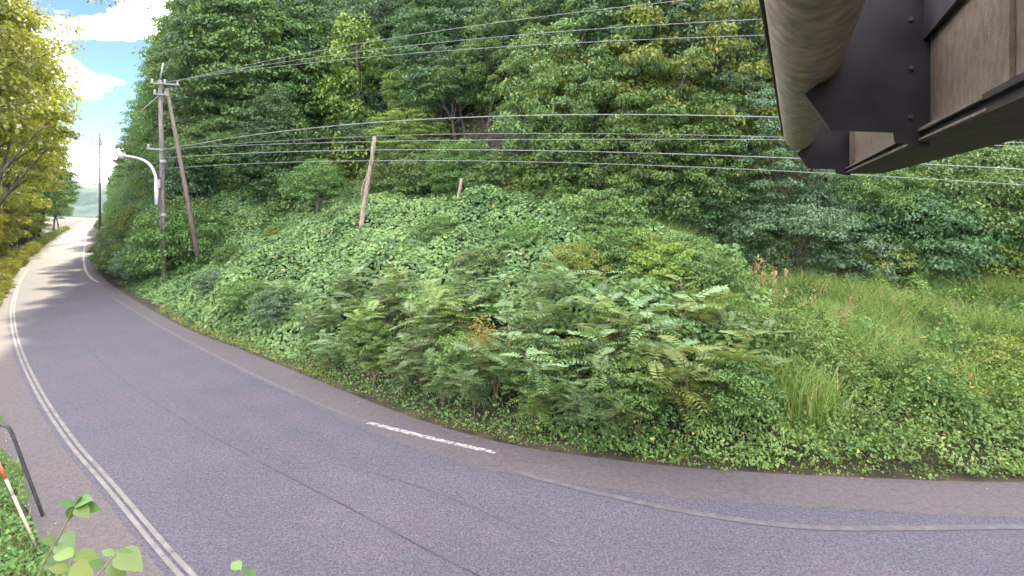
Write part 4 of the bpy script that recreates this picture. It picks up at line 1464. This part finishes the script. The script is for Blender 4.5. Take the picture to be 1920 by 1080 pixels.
# short growth fringing the asphalt
P, s = scatter((-20, 14, 9.8, 32, lambda x, y, s: (s > -0.10 + 0.3 * noise(x * 1.5, y * 1.5, 0, 19)) & (s < 0.8)), 170000, rg)
k = rg.random(len(P)) < np.clip(fbm(P[:, 0] / 0.8, P[:, 1] / 0.8, 0, 23) * 2.3 - 0.55 + 0.55 * sstep(2, 8, P[:, 0]), 0.08, 1)
P = P[k]
P[:, 2] = np.maximum(P[:, 2], 0.0) + 0.02 + 0.20 * rg.random(len(P)) ** 2 * np.clip(fbm(P[:, 0] / .3, P[:, 1] / .3, 0, 27) * 2, 0.2, 1.6)
V, Fc, T = leaf_faces(P, np.tile([0, -0.5, 1.0], (len(P), 1)), rg.uniform(0.03, 0.09, len(P)), rg, jitter=0.6)
o = build('edge_weeds', V, Fc, L['moss'], tint=T)
tag(o, 'bright mossy fringe of tiny plants along the asphalt edge', 'weeds', kind='stuff')

P, s = scatter((-22, 14, 9.6, 34, lambda x, y, s: (s > -0.55) & (s < 0.4)), 26000, rg)
P = P[rg.random(len(P)) < np.exp(-np.abs(s - 0.05) * 5) * fbm(P[:, 0], P[:, 1], 0, 37) * 1.3]
P[:, 2] = np.maximum(P[:, 2], 0.004) + 0.008
V, Fc, T = leaf_faces(P, np.tile([0, 0, 1.0], (len(P), 1)), rg.uniform(0.02, 0.055, len(P)), rg, jitter=0.25)
o = build('edge_leaf_litter', V, Fc, L['dry'], tint=T * 0.6)
tag(o, 'dead leaves and grit along the far asphalt edge', 'litter', kind='stuff')

# light herb patch by the road left of the shrubs
P, s = scatter((-18, -6, 15, 30, lambda x, y, s: (s > 0.1) & (s < 1.5) & (fbm(x / 1.2, y / 1.2, 0, 29) > 0.40)), 26000, rg)
P[:, 2] += 0.05 + 0.38 * rg.random(len(P)) * np.clip(s, 0.2, 1)
V, Fc, T = leaf_faces(P, np.tile([0, -0.6, 1.0], (len(P), 1)), rg.uniform(0.05, 0.11, len(P)), rg, jitter=0.7)
o = build('herb_weeds', V, Fc, L['lime'], tint=T)
tag(o, 'pale green herbs between the asphalt and the creeper bank', 'weeds', kind='stuff')


# pinnate-leaved shrubs overhanging the road edge
def pinnate_shrub(seed, H=2.3, stems=7, fr=11):
    rg = np.random.default_rng(seed)
    mb = MB()
    parts = []

    def frond(p, d, ln):
        """A drooping compound leaf: a curved midrib with pairs of leaflets."""
        npair = 8
        u = np.linspace(0.12, 1, npair)
        side = unit(np.cross(d, [0, 0, 1.0]))
        up = np.cross(side, d)
        mid = p + d * (u * ln)[:, None] - np.array([0, 0, 1.0]) * ((u ** 2) * ln * 0.32)[:, None]
        tang = unit(np.gradient(mid, axis=0))
        P, A, N, S = [], [], [], []
        for sgn in (-1, 1):
            la = unit(side * sgn + tang * 0.45 - np.array([0, 0, 0.18]))
            ls = ln * 0.27 * (0.65 + 0.45 * np.sin(u * math.pi * 0.9))
            P.append(mid + la * ls[:, None] * 0.5); A.append(la); S.append(ls)
            N.append(np.tile(up, (npair, 1)) + side * sgn * 0.15)
        P.append(mid[-1:] + tang[-1:] * ln * 0.1); A.append(tang[-1:]); S.append(np.array([ln * 0.2])); N.append(up[None])
        P, A, S, N = np.vstack(P), np.vstack(A), np.concatenate(S), np.vstack(N)
        t0 = rg.random() * 0.6
        t = np.clip(t0 + 0.35 * rg.random(len(P)), 0, 0.97)
        if rg.random() > 0.992:
            t[-5:] = 1.0
        parts.append(leaf_faces(P, N, S, rg, aspect=0.31, fold=0.06, droop=0.12, jitter=0.14, axis=A, axis_w=0.95, six=True, tint=t))

    for k in range(stems):
        a = rg.random() * 6.283
        r = rg.uniform(0.3, 1.25)
        tip = np.array([math.cos(a) * r, math.sin(a) * r, H * rg.uniform(0.55, 1.0)])
        q = np.linspace(0, 1, 6)[:, None]
        pts = q * tip * np.array([1, 1, 0]) * q + np.array([0, 0, 1]) * tip[2] * q
        pts[0, 2] = -0.2
        mb.tube(pts, np.linspace(0.022, 0.008, 6), 5)
        for j in range(fr):
            uu = 1.0 - 0.62 * (j / fr) ** 1.3
            p = pts[0] * 0 + np.array([np.interp(uu, q[:, 0], pts[:, c]) for c in range(3)])
            b = j * 2.4 + rg.normal(0, 0.3)
            el = rg.uniform(0.0, 0.55) if j > 3 else rg.uniform(0.3, 0.9)
            d = np.array([math.cos(b) * math.cos(el), math.sin(b) * math.cos(el), math.sin(el)])
            frond(p, d, rg.uniform(0.50, 0.80))
    return mb, merge(parts)


PIN = []
for sd in (201, 202, 203, 204):
    mb, V = pinnate_shrub(sd, H=2.2 + 0.25 * (sd % 3))
    sm = mb.data('shrub_stems', True); sm.materials.append(M['brown_stem'])
    fm = mesh_data('shrub_fronds', *V); fm.materials.append(L['pinnate'])
    PIN.append((sm, fm))
    if sd in (202, 204):
        fm = fm.copy(); fm.materials.clear(); fm.materials.append(L['pinnate_pale']); PIN.append((sm, fm))

shrubs = [
    # px of the foot, distance behind the edge, scale, label
    (600, 1.5, 0.85, 'small pinnate-leaved shrub at the left end of the roadside row'),
    (660, 1.3, 0.9, 'second pinnate-leaved shrub from the left end of the roadside row'),
    (720, 2.3, 1.05, 'pinnate-leaved shrub set back in the left part of the row'),
    (790, 1.2, 0.95, 'pinnate-leaved shrub just left of the leaning red and white pole'),
    (850, 2.4, 1.1, 'pinnate-leaved shrub behind the leaning red and white pole'),
    (930, 1.3, 0.9, 'low pinnate-leaved shrub right of the leaning red and white pole'),
    (980, 2.5, 1.1, 'tall pinnate-leaved shrub in the middle of the row, set back'),
    (1040, 1.2, 0.95, 'pinnate-leaved shrub overhanging the edge at the middle of the row'),
    (1100, 2.1, 1.05, 'pinnate-leaved shrub right of the middle, set back from the edge'),
    (1160, 1.3, 1.0, 'pinnate-leaved shrub with a yellow leaf near the right end of the row'),
    (1225, 1.7, 1.1, 'large pinnate-leaved shrub near the right end of the row'),
    (1290, 1.1, 1.05, 'large pale-fronded shrub at the right end of the roadside row'),
    (1350, 1.9, 0.9, 'small pinnate-leaved shrub merging into the weeds at the right'),
    (1150, 3.8, 1.0, 'pinnate-leaved shrub deep in the bank above the right of the row'),
    (620, 0.75, 0.6, 'low shrub hugging the asphalt at the left end of the row'),
    (700, 0.7, 0.62, 'low shrub hugging the asphalt, second of the front ones'),
    (760, 0.75, 0.6, 'low shrub hugging the asphalt, third of the front ones'),
    (830, 0.7, 0.64, 'low shrub hugging the asphalt near the leaning pole'),
    (890, 0.8, 0.62, 'low shrub hugging the asphalt right of the leaning pole'),
    (1000, 0.75, 0.66, 'low shrub hugging the asphalt at the middle of the row'),
    (1080, 0.75, 0.6, 'low shrub hugging the asphalt right of the middle'),
    (1130, 0.7, 0.66, 'low shrub hugging the asphalt left of the large pale-fronded one'),
    (1200, 0.75, 0.7, 'low shrub hugging the asphalt under the large shrubs'),
    (560, 2.2, 0.85, 'pinnate-leaved shrub farthest left, set back into the creeper'),
    (640, 3.2, 0.95, 'pinnate-leaved shrub deep in the bank above the left end of the row'),
    (1030, 4.2, 1.05, 'pinnate-leaved shrub deep in the bank right of the middle of the row'),
    (1280, 3.4, 1.1, 'pinnate-leaved shrub deep in the bank above the right end of the row'),
    (1400, 3.2, 0.95, 'pinnate-leaved shrub among the weeds right of the row'),
    (900, 4.0, 1.0, 'pinnate-leaved shrub deep in the bank above the middle of the row'),
    (770, 3.9, 0.9, 'pinnate-leaved shrub deep in the bank above the left of the row'),
]


def on_edge(px, w):
    """Point w metres behind the far road edge in the direction of pixel column px."""
    d = np.arange(9, 60, 0.05)
    x = (px - 960) / F * d
    s = signed(E_c, x, d)
    i = np.nonzero(s > w)[0][0]
    return np.array([x[i], d[i]])


for i, (px, w, sc, lab) in enumerate(shrubs):
    p = on_edge(px, w)
    z = float(terrain(p[:1], p[1:])[0])
    r = empty('pinnate_shrub', (p[0], p[1], z))
    r.scale = (sc * 1.12, sc * 1.12, sc * (1.0 if w < 3 else 0.95))
    r.rotation_euler = (0, 0, i * 1.9)
    sm, fm = PIN[(i * 5 + i // 6) % len(PIN)]
    add('stems', sm, None, r); add('fronds', fm, None, r)
    tag(r, lab, 'shrub', 'pinnate-leaved shrubs along the road edge')

# fill the shade under the shrubs with low dark leaves
P, s = scatter((-8, 6, 10, 22, lambda x, y, s: (s > 0.3) & (s < 3.6)), 34000, rg)
P[:, 2] += (0.05 + 1.1 * rg.random(len(P)) ** 1.3) * np.clip((s - 0.1) / 1.2, 0.08, 1)
V, Fc, T = leaf_faces(P, np.tile([0, -0.6, 0.8], (len(P), 1)), rg.uniform(0.06, 0.13, len(P)), rg, jitter=0.6)
o = build('bank_undergrowth', V, Fc, L['mid'], tint=T * 0.9)
tag(o, 'small-leaved undergrowth in the shade below the roadside shrubs', 'undergrowth', kind='stuff')


# snow poles in the verge
def snow_pole(px0, py0, px1, py1, d, bands, label, r=0.022):
    p0, p1 = at(px0, py0, d), at(px1, py1, d)
    g = float(terrain(np.array([p0[0]]), np.array([d]))[0])
    dirn = (p1 - p0) / (p1 - p0)[2]
    base = p0 + dirn * (g - p0[2])
    r_ = empty('snow_pole', tuple(base))
    tag(r_, label, 'snow pole', 'red and white snow poles')
    for (u0, u1, mk) in bands:
        a_, b_ = base + (p1 - base) * u0, base + (p1 - base) * u1
        MB().tube([rel(a_, r_), rel(b_, r_)], r, 8).build({'red_paint': 'red_band', 'white_paint': 'white_band', 'cane': 'cane'}[mk], M[mk], r_, True)


snow_pole(1798, 860, 1822, 700, 12.4, [(0, .3, 'cane'), (.3, .45, 'red_paint'), (.45, .6, 'cane'), (.6, .74, 'red_paint'), (.74, .86, 'cane'), (.86, 1, 'red_paint')], 'thin orange-red snow pole standing in the weeds at the right', 0.013)
snow_pole(862, 770, 884, 645, 14.4, [(0, .45, 'white_paint'), (.45, .6, 'red_paint'), (.6, .8, 'white_paint'), (.8, 1, 'red_paint')], 'leaning red and white snow pole among the roadside shrubs', 0.022)
snow_pole(72, 1034, -16, 838, 8.3, [(0, .55, 'cane'), (.55, .70, 'white_paint'), (.70, .86, 'red_paint'), (.86, 1, 'white_paint')], 'red and white snow pole in the grass at the lower left corner', 0.02)

# turning vine by the snow pole, dry stalks and pale flowers in the weeds
def blob(px, py, d, r3, n, size, mat, name, label, cat, jitter=0.7):
    c = at(px, py, d)
    dd = unit(rng.normal(0, 1, (n, 3))) * (rng.random((n, 1)) ** 0.5)
    P = c + dd * np.array(r3)
    V, Fc, T = leaf_faces(P, dd + np.array([0, -0.4, 0.4]), rng.uniform(0.6, 1.3, n) * size, rng, jitter=jitter)
    o_ = build(name, V, Fc, L[mat], tint=T)
    tag(o_, label, cat, kind='stuff')


blob(905, 640, 13.6, (0.42, 0.4, 0.75), 900, 0.07, 'turning', 'turning_vine_foliage', 'yellowing orange-tinged vine draped beside the leaning snow pole', 'vine')
blob(1268, 575, 15.5, (0.35, 0.4, 0.4), 420, 0.08, 'turning', 'yellowed_foliage', 'yellowed leaves at the top of the right-hand shrubs', 'vine')


def stalks(px, py, d, spread, h, count, per, size, mat, name, label):
    """Several upright stalks hung with drooping withered leaves."""
    c = at(px, py, d)
    parts = []
    for _ in range(count):
        x, y = c[0] + rng.normal(0, spread), d + rng.normal(0, spread * 0.7)
        g = float(terrain(np.array([x]), np.array([y]))[0])
        hh = h * rng.uniform(0.75, 1.15)
        u_ = rng.random(per) ** 0.7
        lean_ = rng.normal(0, 0.12, 2)
        P = np.stack([x + lean_[0] * u_ + rng.normal(0, 0.05, per), y + lean_[1] * u_ + rng.normal(0, 0.05, per), g + 0.3 + u_ * (hh - 0.3)], 1)
        parts.append(leaf_faces(P, rng.normal(0, 1, (per, 3)) + np.array([0, -0.5, 0]), rng.uniform(0.6, 1.4, per) * size, rng, aspect=0.35, axis=np.tile([0, 0, -1.0], (per, 1)), axis_w=0.7, jitter=0.3))
        b = blades(np.array([[x, y, g]]), np.array([hh]), rng, 0.012, 0.2)
        parts.append((b[0], b[1][0], b[2])); parts.append((b[0][:5], b[1][1], b[2]))
    V, Fc, T = merge(parts)
    o_ = build(name, V, Fc, L[mat], tint=T)
    tag(o_, label, 'dry weeds', kind='stuff')


stalks(1455, 590, 17.5, 0.55, 2.0, 9, 55, 0.13, 'dry', 'dry_stalk_weeds', 'brown dry drooping stalks at the left edge of the grass')
stalks(1570, 605, 17.0, 0.22, 1.7, 4, 50, 0.12, 'dry', 'withered_stalk_weeds', 'narrow group of withered stalks in the grass')
stalks(1690, 640, 16.0, 0.6, 1.3, 8, 14, 0.09, 'dry', 'seedhead_weeds', 'scattered brown seed heads over the grass')
stalks(1700, 600, 18.5, 0.8, 1.5, 8, 14, 0.09, 'dry', 'seedhead_grass', 'distant scatter of pale seed heads at the back of the grass')

stalks(1620, 700, 13.5, 0.35, 1.2, 5, 20, 0.08, 'dry', 'brown_stalk_weeds', 'thin brown stalks beside the pale flowers')
stalks(1760, 735, 13.0, 0.4, 1.1, 6, 22, 0.08, 'turning', 'reddish_stalk_weeds', 'reddish yellow stalks left of the thin snow pole')
stalks(1890, 770, 12.6, 0.35, 1.1, 6, 22, 0.08, 'turning', 'yellowing_weeds', 'yellowing stalks at the right edge of the weeds')
stalks(1440, 740, 13.0, 0.3, 1.2, 5, 22, 0.08, 'dry', 'tan_stalk_weeds', 'tan stalks at the left of the weeds near the shrubs')

# upright leafy weeds standing out of the tangle
parts = []
Pw, sw = scatter((1.0, 24, 10, 25, lambda x, y, s: (s > 0.35) & (s < 13) & (x > 2.0)), 4200, rg)
for p in Pw[:2200]:
    hh = rg.uniform(0.6, 1.7) * (0.75 + 0.6 * float(noise(p[0] / 2.0, p[1] / 2.0, 0, 77)))
    m_ = 20
    u_ = np.linspace(0.25, 1, m_)
    an = np.arange(m_) * 2.4 + rg.random() * 6
    rad = (0.20 - 0.12 * u_) * rg.uniform(0.7, 1.3)
    dr = np.stack([np.cos(an), np.sin(an), np.full(m_, -0.15)], 1)
    ln_ = rg.normal(0, 0.10, 2)
    P = p + np.stack([ln_[0] * u_, ln_[1] * u_, u_ * hh], 1) + dr * rad[:, None]
    tb = rg.random() * 0.6
    parts.append(leaf_faces(P, np.stack([np.cos(an) * .4, np.sin(an) * .4, np.ones(m_)], 1), (0.16 - 0.07 * u_) * rg.uniform(0.8, 1.2, m_), rg, aspect=0.45, axis=dr, axis_w=0.9, jitter=0.25, tint=np.clip(tb + 0.35 * rg.random(m_), 0, 0.96)))
V, Fc, T = merge(parts)
o = build('upright_weeds', V, Fc, L['weed'], tint=T)
tag(o, 'upright leafy weeds standing out of the low tangle at the right', 'weeds', kind='stuff')
blob(1668, 705, 14.0, (0.28, 0.25, 0.22), 260, 0.045, 'pale', 'pale_flower_weeds', 'pale whitish flower cluster in the middle of the weeds', 'flowers')
blob(1590, 765, 12.8, (0.35, 0.25, 0.22), 220, 0.04, 'pale', 'pale_leaf_weeds', 'pale whitish leaf tips lower in the weeds', 'flowers')

# ------------------------------------------------------------------ the near left corner
# black bent-top post of an old rail
p0, p1 = at(80, 966, 9.3), at(22, 812, 9.3)
bo = empty('rail_post', (p0[0], p0[1], 0.05))
tag(bo, 'leaning black rail post with a bent top in the near grass', 'post')
pts = catmull([p0 + (0, 0, -.1), p0, (p0 + p1) / 2, p1, at(12, 800, 9.35), at(-4, 796, 9.5), at(-40, 800, 9.8)], 0.15)
MB().tube([rel(q, bo) for q in pts], 0.028, 10).build('bent_tube', M['black_paint'], bo, True)
MB().tube([rel(p0 + (0, 0, -.12), bo), rel(p0 + (0, 0, -.04), bo)], 0.075, 10).build('foot', M['black_paint'], bo, True)


def corner_keep(x, y, w0):
    sl = -signed(L_c, x, y)
    return sl > w0


n = 110000
X = rg.uniform(-20, -3.5, n); Y = rg.uniform(4.0, 21, n)
sl = -signed(L_c, X, Y)
k = (sl > 0.85 + 0.5 * noise(X / 0.8, Y / 0.8, 0, 51)) & (sl < 7)
X, Y, sl = X[k], Y[k], sl[k]
P = np.stack([X, Y, terrain(X, Y)], 1)
P[:, 2] += rg.random(len(P)) * (0.15 + 0.8 * fbm(X / 0.9, Y / 0.9, 0, 53)) * np.clip(sl - 0.8, 0.15, 1.2)
V, Fc, T = leaf_faces(P, np.tile([0.2, -0.4, 1.0], (len(P), 1)), rg.uniform(0.05, 0.10, len(P)), rg, jitter=0.6, tint=np.clip(rg.random(len(P)) * .95, 0, .95))
o = build('near_bank_weeds', V, Fc, L['mid'], tint=T)
tag(o, 'soft green weeds on the bank in the lower left corner', 'weeds', kind='stuff')
P2 = P[rg.random(len(P)) < 0.35]; P2[:, 2] = terrain(P2[:, 0], P2[:, 1])
V, Fc, T = blades(P2, rg.uniform(0.2, 0.55, len(P2)), rg, 0.007, 0.9)
o = build('near_bank_grass', V, Fc, L['grass'], tint=T * 0.8)
tag(o, 'fine grass on the bank in the lower left corner', 'grass', kind='stuff')

# loose gravel on the verge
n = 900
X = rg.uniform(-14, -4.5, n); Y = rg.uniform(5.5, 15, n)
sl = -signed(L_c, X, Y)
k = (sl > 0.5) & (sl < 1.7) & (rg.random(n) < np.clip((sl - 0.3), 0, 1))
X, Y = X[k], Y[k]
base = np.array([(1, 0, 0), (0, 1, 0), (-1, 0, 0), (0, -1, 0), (0, 0, .8), (0, 0, -.5)])
Vs = base[None] * rg.uniform(0.006, 0.028, (len(X), 1, 1)) * rg.uniform(0.7, 1.3, (len(X), 6, 1)) + np.stack([X, Y, np.full(len(X), 0.01)], 1)[:, None]
fb = np.array([(0, 1, 4), (1, 2, 4), (2, 3, 4), (3, 0, 4), (1, 0, 5), (2, 1, 5), (3, 2, 5), (0, 3, 5)])
Fs = (np.arange(len(X))[:, None, None] * 6 + fb[None]).reshape(-1, 3)
o = build('verge_gravel', Vs.reshape(-1, 3), Fs, M['stone'])
tag(o, 'loose stones along the near verge', 'gravel', kind='stuff')


# young leafy sprigs close below the camera
def sprig(stem_px, leaves_px, d, label, leaf=0.09, mat='weed'):
    pts = catmull([at(*q, d) for q in stem_px], 0.03)
    r = empty('leafy_sprig', tuple(pts[0]))
    tag(r, label, 'plant', 'young plants below the camera')
    MB().tube([rel(p, r) for p in pts], np.linspace(0.008, 0.004, len(pts)), 6).build('stem', M['stem'], r, True)
    for (x0, y0, x1, y1, wd) in leaves_px:
        a_, b_ = at(x0, y0, d + rng.uniform(-.06, .06)), at(x1, y1, d + rng.uniform(-.12, .06))
        ax = b_ - a_; ln = np.linalg.norm(ax); ax = ax / ln
        up_ = unit(np.array([rng.normal(0, .35), -0.55, 0.8])); sd = unit(np.cross(ax, up_)); nn = np.cross(sd, ax)
        us = np.linspace(0, 1, 8); wv_ = np.sin(us ** 0.8 * math.pi) * ln * wd * 0.5
        V = []
        for u_, w_ in zip(us, wv_):
            c = a_ + ax * ln * u_ - np.array([0, 0, ln * 0.12 * u_ ** 2])
            V += [c + sd * w_ + nn * w_ * 0.28, c, c - sd * w_ + nn * w_ * 0.28]
        V = np.array(V) - np.array(r.location)
        Fc = [(i * 3 + j, i * 3 + j + 1, i * 3 + j + 4, i * 3 + j + 3) for i in range(7) for j in (0, 1)]
        build('leaf', V, np.array(Fc), L[mat], r, tint=np.full(len(V), rng.uniform(0.05, 0.6)), smooth=True)


sprig([(60, 1190), (75, 1075), (110, 1010), (141, 945)],
      [(141, 945, 175, 930, .45), (141, 948, 112, 938, .45), (143, 950, 192, 952, .35), (142, 952, 168, 966, .5), (138, 948, 128, 972, .5), (140, 944, 150, 928, .4),
       (112, 1008, 140, 1028, .5), (104, 1020, 76, 1004, .5), (90, 1050, 128, 1058, .5)], 3.2, 'tall young sprig with a whorl of leaves in the lower left corner')
sprig([(150, 1190), (170, 1100), (200, 1060), (219, 1034)],
      [(219, 1034, 250, 1032, .4), (219, 1036, 268, 1060, .45), (215, 1040, 190, 1030, .5), (200, 1060, 240, 1085, .5), (196, 1062, 165, 1050, .5), (180, 1085, 210, 1110, .5)], 2.9, 'young leafy sprig right of the tall one in the corner')
sprig([(100, 1200), (120, 1110), (138, 1040)],
      [(138, 1040, 190, 1046, .55), (138, 1042, 100, 1036, .5), (132, 1062, 178, 1078, .55), (128, 1070, 90, 1062, .55), (122, 1090, 160, 1108, .55)], 3.0, 'broad-leaved sprig between the two corner sprigs', mat='lime')
sprig([(462, 1190), (458, 1110), (452, 1068)],
      [(452, 1068, 434, 1050, .45), (453, 1072, 474, 1066, .4), (455, 1082, 484, 1084, .5), (454, 1085, 430, 1088, .5)], 2.8, 'tip of a small sprig at the bottom edge of the road')

# overhanging twigs at the top left
def twig(stem, d, label, n, mat):
    pts = catmull([at(*q, d) for q in stem], 0.15)
    r = empty('hanging_twig', tuple(pts[0]))
    tag(r, label, 'branch')
    MB().tube([rel(p, r) for p in pts], np.linspace(0.06, 0.012, len(pts)), 6).build('stem', M['bark'], r, True)
    idx = rng.integers(len(pts) // 4, len(pts), n)
    P = pts[idx] + rng.normal(0, 0.34, (n, 3)) - np.array([0, 0, 0.15])
    V, Fc, T = leaf_faces(P - np.array(r.location), rng.normal(0, 1, (n, 3)) + np.array([0, 0, .6]), rng.uniform(0.15, 0.27, n), rng, axis=np.tile([0.2, 0, -0.9], (n, 1)), axis_w=0.6)
    build('leaves', V, Fc, L[mat], r, tint=T)


twig([(-60, -70), (60, -75), (180, -55), (250, -5), (285, 28)], 28.0, 'dark leafy twig hanging into the sky at the top left', 150, 'mid')
twig([(-60, -40), (70, -50), (150, -25), (205, 0)], 28.5, 'dark leafy twig at the top edge over the sky gap', 150, 'mid')
twig([(-60, 20), (20, 10), (80, 30), (130, 50), (168, 40)], 28.5, 'leafy branch reaching right across the upper left sky', 380, 'sunny')
twig([(-60, 110), (0, 90), (60, 110), (110, 90), (138, 82)], 29.0, 'second leafy branch below the upper one at the left', 340, 'sunny')
twig([(-60, 210), (0, 200), (70, 190), (115, 180), (145, 175)], 29.0, 'third leafy branch above the sunlit trees at the left', 380, 'sunny')

# ------------------------------------------------------------------ haze
hz_m, n_, l_ = new_mat('haze')
out = n_.new('ShaderNodeOutputMaterial')
pv = n_.new('ShaderNodeVolumePrincipled')
pv.inputs['Color'].default_value = (0.55, 0.74, 1.0, 1)
pv.inputs['Density'].default_value = 0.00007
pv.inputs['Anisotropy'].default_value = 0.0
l_.new(pv.outputs['Volume'], out.inputs['Volume'])
ztop = 90.0
hzb = MB().box((-1000, -400, -1.5), (1000, 1100, ztop)).build('haze', hz_m)
hzb['kind'] = 'stuff'
print('objects', len(scene.objects))
